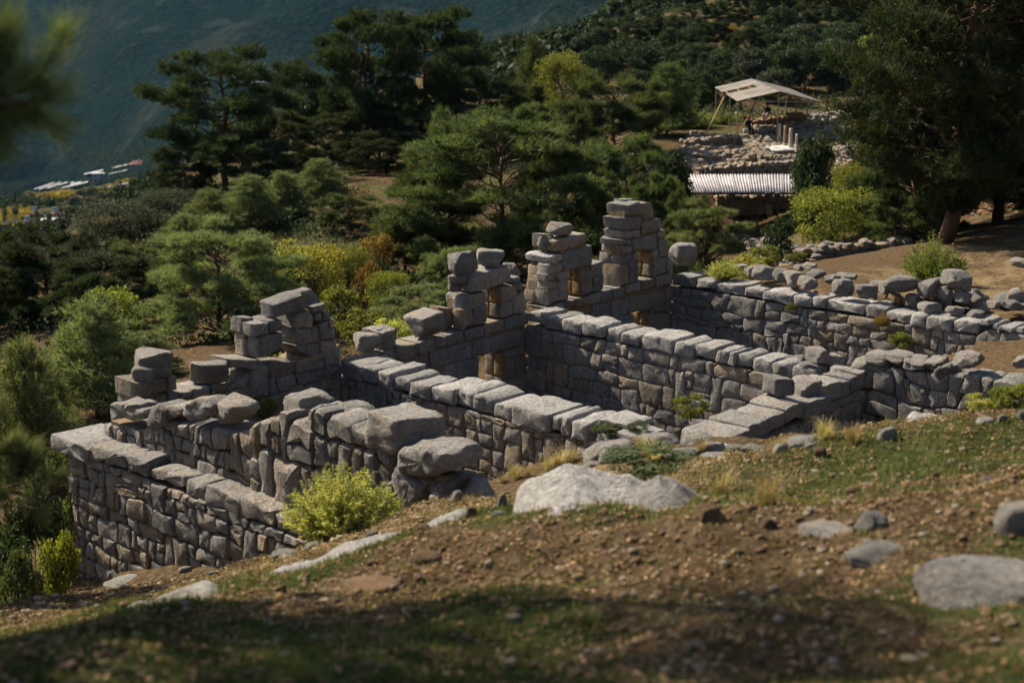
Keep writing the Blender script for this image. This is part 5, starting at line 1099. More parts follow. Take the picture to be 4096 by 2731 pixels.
OT = [('tree',0,710,528,185,52,L_YELLOW,'yellow-leaved tree left of the second tower','tree','broadleaf_tree'),
 ('shrub',0,775,640,120,48,L_GREEN,'green-yellow shrub below the yellow tree','shrub','shrub'), ('shrub',1,700,690,120,46,L_YELLOW,'yellowing shrub at the foot of the yellow tree','shrub','shrub'),
 ('shrub',2,865,520,110,58,L_RUST,'rusty orange shrub in front of the central pine','shrub','shrub'), ('shrub',0,845,585,90,52,L_RUST,'smaller rusty shrub beside the yellow tree','shrub','shrub'),
 ('oak',0,868,580,90,55,L_OAK,'near-black dense shrub beside the rusty one','shrub','shrub'), ('shrub',1,830,690,140,43,L_GREEN,'green shrub behind the gap left of the second tower','shrub','shrub'), ('shrub',2,900,720,120,42,L_BUSHY,'pale yellow shrub behind the sill of the window wall','shrub','shrub'),
 ('tree',0,795,545,160,57,L_GREEN,'olive green tree right of the yellow tree','tree','broadleaf_tree'), ('tree',1,890,610,130,50,L_GREEN,'small olive tree behind the sill left of the second tower','tree','broadleaf_tree'), ('tree',1,1292,100,150,108,L_GREEN,'tall slender yellow-green tree beside the pointed pine','tree','broadleaf_tree'),
 ('tree',0,1920,402,240,56,L_GREEN,'spreading green tree hiding the right end of the shed','tree','broadleaf_tree'), ('oak',1,1882,285,140,72,L_OAK,'dark tree right of the marble columns','tree','broadleaf_tree'), ('tree',1,1950,350,130,64,L_GREEN,'green tree between the big pine and the columns','tree','broadleaf_tree'),
 ('oak',2,1545,332,120,76,L_OAK,'round dark tree at the left end of the excavated walls','tree','broadleaf_tree'), ('shrub',0,1790,487,100,50,L_OAK,'small dark juniper behind the farthest wall','shrub','shrub'), ('shrub',1,1755,555,90,46,L_GREEN,'low leafy shrub left of the juniper','shrub','shrub'),
 ('bush',0,2150,532,165,41,L_BRIGHT,'bright green rounded bush on the dry field','bush','bush'), ('shrub',2,1720,575,110,41,L_BUSHY,'pale leafy shrub behind the farthest wall','shrub','shrub'),
 ('bush',0,1585,245,150,104,L_BRIGHT,'sunlit green shrub left of the open canopy','shrub','shrub'), ('bush',1,1655,250,90,108,L_BRIGHT,'green shrub behind the canopy posts','shrub','shrub'), ('bush',0,1700,255,70,112,L_BUSHY,'yellowish shrub under the canopy','shrub','shrub'),
 ('shrub',0,1830,575,70,49,L_GREEN,'leafy weeds by the field wall, left','shrub','shrub'), ('shrub',1,2030,470,90,56,L_GREEN,'low pine-green shrub under the huge pine, left','shrub','shrub'), ('round',1,2060,440,170,54,L_PINE,'low light pine bough clump at the foot of the huge pine','tree','pine_tree'), ('round',2,2160,430,140,53,L_PINE,'low pine clump in front of the huge trunk','tree','pine_tree'),
 ('shrub',2,255,640,160,50,L_GREEN,'yellowish shrub between the dark pines at the left','shrub','shrub'), ('shrub',1,560,690,150,44,L_PINE,'shaded shrub behind the first tower','shrub','shrub')]
for kd, sd, vx, vt, vw, Y, m_, lb, ct, nm in OT: tree_v(kd, sd, vx, vt, vw, Y, m_, lb, cat=ct, name=nm, bark=BARKG)
for i, (vx, vt, vw, Y, m_, lb) in enumerate(((60,1090,200,23,L_OAK,'dark shrub left of the terrace wall corner'),(-30,1150,220,21,L_OAK,'dark shrub at the lower left margin'),(130,1190,110,22,L_GREEN,'green weedy shrub at the foot of the terrace wall corner'),(40,1240,140,19.5,L_PINE,'low dark weeds at the lower left margin'),(110,1000,160,26,L_PINE,'pine-green shrub beside the corner slab of the terrace wall'))):
    tree_v('shrub', i % 3, vx, vt, vw, Y, m_, lb, cat='shrub', name='shrub', bark=BARKG)
# the yellow-green bush by the terrace wall, and small plants on the ruin
p = hit('V', 785, 1232, 8, 60); f = 4096/2352*p[1]/FPX
plant('nearbush', 0, p[0], p[1]+.2, 172*f*1.08, 320*f, L_BUSHY, 'dense yellow-green bush in front of the boulder wall', 'bush', 'bush', bark=BARKG, rz=.6)
SM = [('H',850,335,0,0,'s',12.75,L_BUSHY,'yellow-green bush growing on the coping of the farthest wall',1.15,.62), ('J',420,1000,3.4,1.0,'t',7.6,L_GREEN,'leafy green plant in the corner between the second wall and the slab steps',.85,.6), ('E',1050,1400,0,0,'s',.2,L_PINE,'dark green cushion shrub on the end of the central cross wall',.95,.3), ('E',1290,1370,0,0,'s',.3,L_PINE,'smaller cushion shrub beside the first on the central wall',.5,.28),
      ('I',620,935,0,0,'s',11.9,L_GREEN,'green plant hanging low on the farthest wall',.75,.5), ('H',1660,700,0,0,'s',12.05,L_BRIGHT,'tiny green tuft sprouting from the farthest wall face',.38,.22), ('I',480,740,0,0,'s',12.0,L_RUST,'dry brown twigs hanging on the farthest wall',.5,.4),
      ('A',1540,1370,0,0,'t',.5,L_GREEN,'green plant in the gap under the first tower',.7,.6), ('I',1470,1470,0,0,'s',6.2,L_GREEN,'green weeds at the foot of the shaded right wall',.7,.6), ('I',1290,1490,0,0,'s',6.1,L_BUSHY,'yellow flowering weeds at the foot of the shaded right wall',.7,.5), ('I',1600,1480,0,0,'s',6.2,L_GREEN,'tall weeds at the right margin by the shaded wall',.8,.7)]
for i, (k, x, y, _a, _b, pl, val, m_, lb, w_, h_) in enumerate(SM):
    p = on_t(k, x, y, val) if pl == 't' else on_s(k, x, y, val)
    plant('bush' if i in (0, 5, 6) else 'shrub', i % 2, p[0], p[1], h_, w_, m_, lb, 'plant', 'small_plant', 'plants growing on the ruin', BARKG, z=p[2])
p = hit('K', 1700, 560, 6, 40); plant('shrub', 1, p[0], p[1]+.2, .26, 1.15, L_PINE, 'dark green cushion plant behind the broad outcrop', 'plant', 'small_plant', 'plants growing on the slope', BARKG, z=p[2])
def hill_tree(kind, sd, vx, vt, vw, mat, label, **kw):
    q = hit('V', vx, vt+vw*.85, 60, 700); w = vw*4096/2352*q[1]/FPX
    return plant(kind, sd, q[0], q[1], w*hs.uniform(.85, 1.05), w, mat, label, z=q[2]-.2, **kw)
# oaks and pines on the right hillside, row by row
hs = random.Random(77)
ROWS = [(60,'top row',[(1335,78),(1372,62),(1415,52),(1460,44),(1505,20),(1550,28),(1600,5),(1650,-5),(1700,-10),(1755,-20),(1800,-25),(1850,-30),(1905,-40)],215,62),
        (0,'second row',[(1370,110),(1425,95),(1480,80),(1540,62),(1600,48),(1640,60),(1738,38),(1790,20),(1850,10),(1910,0),(1960,-15)],190,78),
        (0,'third row',[(1455,150),(1500,112),(1560,95),(1615,105),(1710,78),(1765,70),(1830,45),(1880,55),(1940,40),(1990,20)],168,84),
        (0,'fourth row',[(1490,190),(1545,160),(1610,140),(1660,120),(1720,120),(1790,105),(1850,95),(1915,95),(1970,90)],146,88),
        (0,'lowest row',[(1460,215),(1520,200),(1580,190),(1640,165),(1775,148),(1845,128),(1905,130),(1955,120)],132,80)]
NTH = ['first','second','third','fourth','fifth','sixth','seventh','eighth','ninth','tenth','eleventh','twelfth','thirteenth']
for _, rn, pts, Y, vw in ROWS:
    for i, (vx, vt) in enumerate(pts):
        kd, m_, cl = hs.choice([('oak',L_OAK,'dark'),('oak',L_OAK,'dense dark'),('oak',L_OLIVE,'grey-green'),('oak',L_OAK,'rounded dark'),('round',L_PINED,'feathery dark')])
        if rn == 'third row' and i == 3: m_, cl = L_OLIVE, 'grey-green'
        hill_tree(kd, hs.randrange(3), vx, vt, vw*hs.uniform(.9, 1.5), m_, f'{cl} evergreen tree on the right hillside, {NTH[i]} from the left in the {rn}', name='hillside_tree', group='trees on the right hillside', bark=BARKG)
hill_tree('oak', 1, 1677, 58, 66, L_RUST, 'single orange-leaved tree on the right hillside', name='hillside_tree', bark=BARKG); hill_tree('shrub', 1, 1730, 120, 60, L_YELLOW, 'yellow-green small tree among the dark hillside trees', name='hillside_tree', bark=BARKG)
hill_tree('oak', 0, 2010, 75, 130, L_GREEN, 'green hillside tree beside the huge pine', name='hillside_tree', bark=BARKG)
# scrub under and between them
def scrub(name, n, pts, size, seed, mat, leaf, per):
    g = np.random.default_rng(seed); C = []; A_ = np.array(pts); A_[:, 2] = ground_z(A_[:, 0], A_[:, 1])-.2
    for (x, y, z, s_) in A_:
        o = unit(g.normal(0, 1, (per, 3)))*s_*g.random(per)[:, None]**.4*np.array([1, 1, .7]); o[:, 2] = np.abs(o[:, 2]); C.append(np.array([x, y, z])+o)
    V, Q = leaves(np.concatenate(C), leaf, g); return link(name, tri_mesh(name, V, Q), mat)
pts = []
for i in range(700):
    Yv = hs.uniform(110, 260); vx = hs.uniform(1290, 2200); X = (vx-1176)/3267*Yv; pts.append((X, Yv, 0, hs.uniform(.7, 2.2)))
tag(scrub('hillside_scrub', 0, pts, 0, 5, L_SCRUBG, .26, 85), 'low dry scrub between the trees of the right hillside', 'scrub', kind='stuff')
pts = []
for i in range(760):
    Yv = hs.uniform(45, 125); vx = hs.uniform(-250, 1350); X = (vx-1176)/3267*Yv; pts.append((X, Yv, 0, hs.uniform(.6, 2.1)))
for zx0, zx1, zy0, zy1, n_, s0_, s1_ in ((560, 1120, 42, 82, 330, .35, 1.1), (-150, 520, 60, 125, 300, .7, 1.9), (1330, 1600, 60, 90, 90, .5, 1.3)):
    for i in range(n_):
        Yv = hs.uniform(zy0, zy1); vx = hs.uniform(zx0, zx1); pts.append(((vx-1176)/3267*Yv, Yv, 0, hs.uniform(s0_, s1_)))
pts = [q for q in pts if not (815 < 1176+q[0]/q[1]*3267 < 930 and 74 < q[1] < 94)]
tag(scrub('undergrowth', 0, pts, 0, 6, L_SCRUB, .16, 100), 'dark undergrowth below the pines beyond the ruin', 'undergrowth', kind='stuff')
pts = []
for i in range(330):
    Yv = hs.uniform(40, 84); vx = hs.uniform(560, 1130); pts.append(((vx-1176)/3267*Yv, Yv, 0, hs.uniform(.3, .9)))
fpts = []
for i in range(420):
    s_, t_ = hs.uniform(14.2, 30), hs.uniform(1.5, 15); b_ = stz(s_, t_, 0); fpts.append((b_[0], b_[1], 0, hs.uniform(.05, .26)))
tag(scrub('field_weeds', 0, fpts, 0, 8, G_DRY, .07, 60), 'dry weeds scattered over the field beyond the farthest wall', 'weeds', kind='stuff')
tag(scrub('autumn_scrub', 0, pts, 0, 7, L_SCRUBY, .11, 150), 'olive and yellowing low scrub just beyond the window wall', 'undergrowth', kind='stuff')
# pines just outside the left edge: their boughs reach into the picture and shade the slope
def bough(mb, C, D, a, e, g, n=16, r=.35):
    P = limb(mb, a, e, .035, .012, g, 6, .03, 4)
    for i in range(n):
        f = .35+.65*g.random(); b = np.array(a)+(np.array(e)-np.array(a))*f; q = b+unit(g.normal(0, 1, 3)+np.array([.3, 0, .5]))*g.uniform(.15, r)
        mb.bar(b, q, .008, 4, .004)
        for _ in range(5): C.append(b+(q-b)*g.uniform(.4, 1.05)); D.append(unit(q-b))
def near_pine(name_label, X, Y, h, w, boughs, seed):
    z = gz(X, Y); t = plant('tall', seed % 3, X, Y, h, w, L_PINED, name_label, z=z, rz=seed*1.1); g = np.random.default_rng(900+seed); mb = MB(); C = []; D = []
    for (a, e, n) in boughs: bough(mb, C, D, np.array(a)-[X, Y, z], np.array(e)-[X, Y, z], g, n)
    V, T = needles(np.array(C), np.array(D), 46, .19, .0042, g, .1, .45); t.rotation_euler = (0, 0, 0)
    o = link('bough_needles', tri_mesh('bough_needles', V, T), L_YOUNG, t); link('bough', py_mesh('bough', mb.v, mb.f, True), BARK, t)
e1 = at('V', 120, 190, 6.5); e2 = at('V', 10, 120, 6.5); a1 = at('V', -420, 240, 6.8)
near_pine('pine off the left edge whose blurred bough hangs into the upper left corner', -6.3, 9.4, 7.4, 5.4, [(a1, e1, 24), (a1+[0, .1, .1], at('V', 60, 240, 6.3), 22), (a1, e2, 14), (a1, at('V', 90, 260, 6.6), 10)], 1)
near_pine('pine off the left edge whose green bough sways before the terrace wall', -9.4, 15.5, 8.0, 5.2, [(at('V', -400, 1120, 14), at('V', 130, 1090, 13.2), 26), (at('V', -400, 1150, 14), at('V', 110, 1150, 13.0), 22), (at('V', -300, 1040, 14), at('V', 60, 1040, 13.4), 16)], 2)
plant('umbrella', 0, -8.0, 12.6, 14.0, 4.0, L_PINED, 'unseen tall umbrella pine added outside the left edge to shade the lower right corner')  # out of view, added so its high crown shades the lower right slope
for i, (X, Y, h, w) in enumerate([(-11.5, 10.5, 7.0, 6.0), (-13.5, 19, 9, 6)]):
    plant('tall', i+2, X, Y, h, w, L_PINED, ('pine outside the left edge shading the near slope', 'pine outside the left edge shading the lower wall')[i])
# ------------------------------------------------------------------ excavation on the right: rubble walls, columns, canopies
STEEL = plain('rusty_steel', (.20,.13,.08), 0.6, 0.3, 12, 0.4); POST = plain('galvanised_posts', (.34,.30,.20), 0.55, 0.4, 10, 0.3); SHEET = plain('grey_roof_sheet', (.20,.185,.16), 0.65, 0.1, .8, 0.5)
SHEETW = plain('white_corrugated_sheet', (.34,.325,.34), 0.6, 0.1, 1.1, 0.4); DARKST = plain('dark_steel', (.07,.055,.05), 0.6, 0.4, 10, 0.3); WOOD = plain('weathered_timber', (.36,.24,.13), 0.8, 0, 10, 0.3)
cob = [rock_mesh('wall_cobble', 1200+i, 2, 3.6, 4, .10) for i in range(12)]
def rubble_wall(label, a, b, h, mat=TAN, size=.30, thick=.5, seed=1, ragged=.25, name='rubble_wall', second=None):
    """a dry wall of single stones from a to b (top edge, world points)"""
    r = random.Random(seed); a = np.array(a, float); b = np.array(b, float); d = b-a; L = math.hypot(d[0], d[1]); e = d/L; e[2] = 0; n = np.array([e[1], -e[0], 0])
    if n[1] > 0: n = -n
    c = (a+b)/2; base = min(a[2], b[2])-h; t = thing(name, label, 'wall', (c[0], c[1], base)); org = np.array([c[0], c[1], base]); ang = math.atan2(e[1], e[0])
    m = MB(); q = [a-n*0-e*0, b, b-n*thick, a-n*thick]
    lo = [(p[0]-n[0]*.12-org[0], p[1]-n[1]*.12-org[1], -.5) for p in q]; hi = [(p[0]-n[0]*.12-org[0], p[1]-n[1]*.12-org[1], (a if i in (0, 3) else b)[2]-base-size*.6) for i, p in enumerate(q)]
    m.hexa(lo, hi); link('earth_core', py_mesh('earth_core', m.v, m.f), CORE, t)
    rows = max(2, int(h/(size*.72)+.5)); cnt = 0
    for side, off in ((1, 0.0), (0, -thick)):
        for k in range(rows+1):
            if side == 0 and k < rows: continue
            x = r.uniform(-.5, 0)*size
            while x < L and cnt < 290:
                w = size*r.uniform(.6, 1.6); hh = size*r.uniform(.6, 1.0); f = min(1, max(0, (x+w/2)/L)); top = (a[2]*(1-f)+b[2]*f)
                z = top-size*.35-k*size*.72 if k < rows else top+r.uniform(-.2, .25)*size
                if k == rows and r.random() < ragged: x += w; continue
                if z > base-.4:
                    P = a+e*(x+w/2)+n*(off+r.uniform(-.04, .05)); P[2] = z+r.uniform(-.05, .05)*size
                    link('stone', mesh_with(cob[r.randrange(12)], mat if r.random() < .8 else (FIELD if mat is not FIELD else TAN)), None, t, P-org, (r.uniform(-.15, .15), r.uniform(-.15, .15), ang+r.uniform(-.25, .25)), (w*1.08, min(.45, thick), hh*1.05)); cnt += 1
                x += w
    return t
def nwall(label, x0, y0, Y0, x1, y1, Y1, h, mat=TAN, size=.30, seed=1, **kw): return rubble_wall(label, at('N', x0, y0, Y0), at('N', x1, y1, Y1), h, mat, size, seed=seed, **kw)
nwall('front rubble wall of the excavation just above the corrugated shed roof', 640, 1050, 86, 1640, 1000, 87, 1.0, seed=1, size=.29)
nwall('sloping rubble wall at the upper left of the excavation', 400, 770, 93, 1000, 690, 95, 1.2, seed=2)
nwall('middle rubble wall crossing the left half of the excavation', 490, 960, 89, 1060, 870, 92, 1.0, seed=3)
nwall('retaining wall along the left edge of the white paved floor', 1010, 690, 96, 1290, 900, 90, 1.2, seed=4, size=.3)
nwall('sunlit orange back wall under the open canopy', 1160, 510, 105, 1570, 490, 105, 1.1, OCHRE, seed=5)
nwall('row of larger grey blocks behind the paved floor', 1120, 625, 99, 1620, 600, 99, 1.3, FIELD, .42, 6)
nwall('grey rubble wall right of the columns', 1600, 580, 100, 2260, 490, 103, 1.5, FIELD, .36, 7)
nwall('short diagonal rubble wall in the front half of the excavation', 850, 1045, 87, 1180, 915, 91, .7, seed=8)
nwall('rubble wall closing the front of the paved floor', 1270, 910, 89.5, 1650, 960, 88, .9, seed=9)
nwall('dark rubble wall in the shade under the corrugated shed', 770, 1405, 83, 1640, 1385, 83, 2.0, TAN, .36, 10)
nwall('low end wall at the left of the front excavation wall', 490, 965, 88.5, 560, 1060, 86, 1.0, seed=11)
nwall('terraced stone edge far behind the canopy at the left', 800, 460, 122, 1000, 440, 122, .8, FIELD, .4, 12)
nwall('broken wall by the road right of the canopy', 1880, 480, 112, 2260, 420, 114, .8, FIELD, .4, 13)
nwall('broken wall right of the dark tree by the columns', 1700, 1005, 88, 2010, 950, 89, .9, seed=31)
nwall('tumbled wall at the right end of the excavation', 2010, 640, 97, 2275, 600, 99, 1.0, FIELD, .36, 32)
nwall('low rubble wall half hidden by the huge pine', 2110, 830, 90, 2290, 880, 88, .9, seed=33)
nwall('stepped terrace edge rising right of the canopy', 1950, 560, 108, 2290, 470, 112, .9, TAN, .36, 34)
nwall('short wall stub left of the middle excavation wall', 330, 850, 91, 520, 915, 89, .8, seed=35)
rubble_wall('tall rubble pier left of the excavation, half hidden by pines', at('V', 1460, 352, 84), at('V', 1500, 360, 83), 2.0, TAN, .3, seed=14)
rubble_wall('low drystone wall along the far side of the dry field', at('V', 1870, 572, 51), at('V', 2085, 552, 53), .7, FIELD, .26, seed=15, ragged=.5)
rubble_wall('tumbled stone edge left of the field wall', at('V', 1700, 545, 56), at('V', 1840, 588, 50), .6, FIELD, .28, seed=16, ragged=.5)
rubble_wall('sunlit yellowish wall behind the trunk of the huge pine', at('V', 2235, 475, 63), at('V', 2352, 520, 58), 1.4, OCHRE, .24, seed=17)
rubble_wall('grey rubble bank at the left of the dark round tree', at('V', 1400, 320, 100), at('V', 1560, 330, 98), .8, GREY, .45, seed=18, ragged=.4)
for i, (x0, y0, x1, y1, Y, lb) in enumerate(((1575,440,1715,590,102,'eroded orange masonry stump under the canopy, left of two'), (1722,455,1790,590,102.5,'eroded masonry stump under the canopy, right of two'))):
    a = at('N', x0, y0+18, Y); b = at('N', x1, y0+18, Y); rubble_wall(lb, a, b, 2.0-.2*i, ORANGE if i == 0 else TAN, .3, .6, 20+i, name='masonry_stump')
for i, (x0, y0, x1, y1, Y, m_, lb) in enumerate(((455,632,545,698,93,GREY,'grey block at the left end of the sloping rubble wall'), (548,645,620,690,93.4,GREY,'rounder grey stone beside the end block'), (1062,612,1118,672,97,PALE,'pale cube-shaped block beside the seated person'), (685,1030,732,1090,85.6,PALE,'upright pale stone on the front excavation wall'), (1110,505,1165,545,104,TAN,'tan block on the left end of the orange wall'), (1165,518,1225,570,104,TAN,'second tan block on the orange wall'), (1310,1468,1400,1600,81,TAN,'worn upright block under the shed'), (960,678,1000,740,94.5,TAN,'upright stone at the corner of the paved floor'))):
    boulder('N', x0, y0, x1, y1, 'y', Y, m_, lb, boxy=4.5, yaw=.2, name='stone_block', cat='stone block', sub=3)
# white paved floor, slab by slab
fl = [at('N', 1150, 745, 97.5), at('N', 1440, 720, 98.5), at('N', 1650, 865, 92.5), at('N', 1290, 905, 91.2)]
zf = float(np.mean([p[2] for p in fl])); fl = [np.array([p[0], p[1], zf]) for p in fl]
pav = link('pavement', py_mesh('pavement', [(p[0], p[1], zf-.10) for p in fl]+[(p[0], p[1], zf-1.2) for p in fl], [(0,1,2,3)[::-1],(0,4,5,1)[::-1],(1,5,6,2)[::-1],(2,6,7,3)[::-1],(3,7,4,0)[::-1]]), CORE); tag(pav, kind='structure')
pr = random.Random(8)
def bil(u, v): return (fl[0]*(1-u)+fl[1]*u)*(1-v)+(fl[3]*(1-u)+fl[2]*u)*v
nu, nv = 8, 9
for i in range(nu):
    for j in range(nv):
        o_ = (j % 2)*.5/nu; u0, u1 = i/nu+.006+o_*.5, (i+1)/nu-.006+o_*.5; u1 = min(u1, 1); v0, v1 = j/nv+.006, (j+1)/nv-.006; hh = pr.uniform(-.02, .02)
        c_ = bil((u0+u1)/2, (v0+v1)/2); m = MB(); lo = [bil(*q)-c_-[0, 0, .11] for q in ((u0, v1), (u1, v1), (u1, v0), (u0, v0))]; hi = [p+[0, 0, .12+hh] for p in lo]; m.hexa(lo, hi)
        link('paving_slab', py_mesh('paving_slab', m.v, m.f), MARBLE, pav, c_)
# columns
def column(x, y0, y1, wpx, Y, label, mat, ped=False):
    b_ = at('N', x, y1, Y); tp = at('N', x, y0, Y); h = tp[2]-b_[2]; r = wpx*.35072*Y/FPX/2; t = thing('column', label, 'column', (b_[0], b_[1], b_[2]-.1)); P = []; n = 14
    z0 = h*.42 if ped else .16
    prof = [(z0, r*1.0), (z0+h*.1, r*.97), (h*.7, r*.93), (h*.93, r*.90), (h+.08, r*.86)]; V = []; 
    for z, q in prof: V += [(q*math.cos(6.283*i/n)*(1+.03*math.sin(i*2.1+z*5)), q*math.sin(6.283*i/n), z+.03*math.sin(i*1.7)*(z > h)) for i in range(n)]
    Fs = [(k*n+i, k*n+(i+1) % n, (k+1)*n+(i+1) % n, (k+1)*n+i) for k in range(len(prof)-1) for i in range(n)]+[tuple(range((len(prof)-1)*n, len(prof)*n))]
    link('shaft', py_mesh('shaft', V, Fs, True), mat, t)
    m = MB()
    if ped: m.box((0, 0, .10), r*2.9, r*2.9, .2, .5); m.box((0, 0, z0*.5+.05), r*2.4, r*2.4, z0-.2, .5); m.box((0, 0, z0-.02), r*2.7, r*2.7, .1, .5)
    else: m.box((0, 0, .06), r*2.6, r*2.6, .14, .5); m.bar((0, 0, .12), (0, 0, .2), r*1.2, 12)
    link('pedestal' if ped else 'plinth', py_mesh('base_block', m.v, m.f), mat, t)
CREAM = stone_mat('cream_marble', (.28,.235,.185), (.41,.35,.28), (.52,.46,.39), (.5,.36,.2), 0.6, streak=True, bstr=.3); BROWNM = stone_mat('brown_marble', (.20,.13,.08), (.32,.22,.13), (.42,.31,.2), (.4,.24,.1), 0.8, streak=True, bstr=.3)
column(1473, 552, 772, 32, 96.5, 'cream column on a pedestal, leftmost of the four by the paved floor', CREAM, True); column(1537, 575, 800, 38, 95.5, 'darker brown column, second from the left', BROWNM)
column(1597, 606, 848, 42, 93.5, 'tall cream column in front, third from the left', CREAM); column(1669, 670, 862, 34, 92.5, 'shorter cream column on a pedestal, fourth from the left', CREAM, True); column(2045, 380, 460, 14, 113, 'thin broken white post standing by the road', MARBLE)
cp = at('V', 1957, 330, 90); column(2280, 880, 990, 26, 88, 'short tan column stump right of the dark tree', CREAM)
# open gabled canopy
ze = at('N', 1005, 290, 98)[2]; A0 = atz('N', 1005, 290, ze); B0 = atz('N', 1935, 302, ze); A1 = atz('N', 757, 140, ze); ln = A1-A0; B1 = B0+ln
R0 = at('N', 1475, 187, (A0[1]+B0[1])/2-.2); R0 = np.array([(A0[0]+B0[0])/2*.5+R0[0]*.5, (A0[1]+B0[1])/2, R0[2]]); R1 = R0+ln
cn = thing('canopy', 'open gabled canopy on thin posts with a strip of its roof missing', 'canopy', (A0[0], A0[1], A0[2]-2.4)); co = np.array(cn.location)
def corr(p00, p01, p10, p11, nwave, amp, th=.012, per=8):
    """corrugated sheet, waves running from edge 0 to edge 1"""
    V = []; n = nwave*per+1; nrm = np.cross(p01-p00, p10-p00); nrm = nrm/np.linalg.norm(nrm); nrm = nrm if nrm[2] > 0 else -nrm
    for s in (0, -1):
        for i in range(n):
            f = i/(n-1); w = amp*math.sin(2*math.pi*i/per)
            V += [p00+(p01-p00)*f+nrm*(w+s*th), p10+(p11-p10)*f+nrm*(w+s*th)]
    Fs = [(2*i, 2*i+1, 2*i+3, 2*i+2) for i in range(n-1)]+[(2*n+2*i+2, 2*n+2*i+3, 2*n+2*i+1, 2*n+2*i) for i in range(n-1)]+[(2*i, 2*i+2, 2*n+2*i+2, 2*n+2*i) for i in range(n-1)]+[(2*i+3, 2*i+1, 2*n+2*i+1, 2*n+2*i+3) for i in range(n-1)]
    return V, Fs
def roof_panel(E0, E1, Rd0, Rd1, u0, u1, v0, v1, lift=0.0):
    """part of one slope: u along the building, v from eave to ridge"""
    def P(u, v): return (E0+(E1-E0)*u)*(1-v)+(Rd0+(Rd1-Rd0)*u)*v+np.array([0, 0, lift])-co
    V, Fs = corr(P(u0, v0), P(u1, v0), P(u0, v1), P(u1, v1), max(4, int((u1-u0)*42)), .025, per=4); link('roof_sheet', py_mesh('roof_sheet', V, Fs), SHEET, cn)
for u0, u1 in ((-.02, .17), (.165, .33), (.325, .47)): roof_panel(A0, A1, R0, R1, u0, u1, -.04, 1.0)
for u0, u1 in ((.63, .76), (.755, .88), (.875, 1.02)): roof_panel(A0, A1, R0, R1, u0, u1, -.04, 1.0)
roof_panel(A0, A1, R0, R1, .465, .635, .80, 1.0)
for k in range(6): roof_panel(B0, B1, R0, R1, k/6-.01, (k+1)/6+.005, -.04, 1.0, .004*(k % 2))
def bar(name, a, b, r, mat): m = MB(); m.bar(a-co, b-co, r, 6); link(name, py_mesh(name, m.v, m.f), mat, cn)
def gl(p): return np.array([p[0], p[1], max(gz(p[0], p[1])-.1, p[2]-3.6)])
for q in (A0, R0, B0, A0+ln*.33, A0+ln*.66, A1, B0+ln*.33, B0+ln*.66, B1, R1): bar('post', gl(q), q-np.array([0, 0, .03]), .045, POST)
for a, b in ((A0, B0), (A0+ln*.5, B0+ln*.5), (A1, B1)): bar('tie_beam', a-[0, 0, .06], b-[0, 0, .06], .04, POST)
for f in (0, .2, .4, .5, .6, .8, 1.0):
    for E_ in (A0, B0): bar('rafter', E_+ln*f-[0, 0, .04], R0+ln*f-[0, 0, .04], .03, POST if f not in (.5, .4, .6) else WOOD)
for v in (.05, .35, .65, .95):
    for E_ in (A0, B0): a = E_*(1-v)+R0*v; bar('purlin', a-[0, 0, .03], a+ln-[0, 0, .03], .025, WOOD)
bar('brace', atz('N', 845, 252, ze), gl(at('N', 612, 640, 97)), .05, WOOD); bar('brace', at('N', 1218, 285, 102), at('N', 1030, 650, 97), .05, STEEL)
# shed roof of white corrugated sheets in front
S0 = at('N', 452, 1337, 79.5); zs = S0[2]; S1 = atz('N', 1880, 1337, zs); T0 = at('N', 362, 1137, 83.2); T1 = at('N', 1895, 1140, 83.2); T1 = np.array([T1[0], T1[1], T0[2]])
sh = thing('shed', 'long low shed with a white corrugated roof on dark posts', 'shed', (S0[0], S0[1], gz(S0[0], S0[1]))); co = np.array(sh.location)
NP = 8
for k in range(NP):
    f0, f1 = k/NP-.004, (k+1)/NP+.004; l_ = np.array([0, 0, .006*(k % 2)])
    V, Fs = corr(S0+(S1-S0)*f0-co+l_, S0+(S1-S0)*f1-co+l_, T0+(T1-T0)*f0-co+l_, T0+(T1-T0)*f1-co+l_, 6, .05, per=8); link('roof_sheet', py_mesh('roof_sheet', V, Fs, True), SHEETW, sh)
def sbar(name, a, b, r, mat): m = MB(); m.bar(np.array(a)-co, np.array(b)-co, r, 6); link(name, py_mesh(name, m.v, m.f), mat, sh)
for f in (0, .23, .36, .55, .71, .88, 1.0):
    q = S0+(S1-S0)*f-[0, 0, .06]; sbar('post', [q[0], q[1], gz(q[0], q[1])-.1], q, .055, DARKST)
for f in (0, .5, 1.0):
    q = T0+(T1-T0)*f-[0, 0, .06]; sbar('post', [q[0], q[1], gz(q[0], q[1])-.1], q, .05, DARKST); sbar('rafter', q, S0+(S1-S0)*f-[0, 0, .06], .045, DARKST)
sbar('eave_beam', S0-[0.1, 0, .09], S1-[0, 0, .09], .055, DARKST); sbar('ridge_beam', T0-[0, 0, .09], T1-[0, 0, .09], .05, DARKST)
sbar('back_rafter', T0-[0, 0, .05], at('N', 278, 1160, 86), .05, STEEL); sbar('strut', at('N', 290, 1185, 86), S0*.35+T0*.65-[0, 0, .2], .05, STEEL)
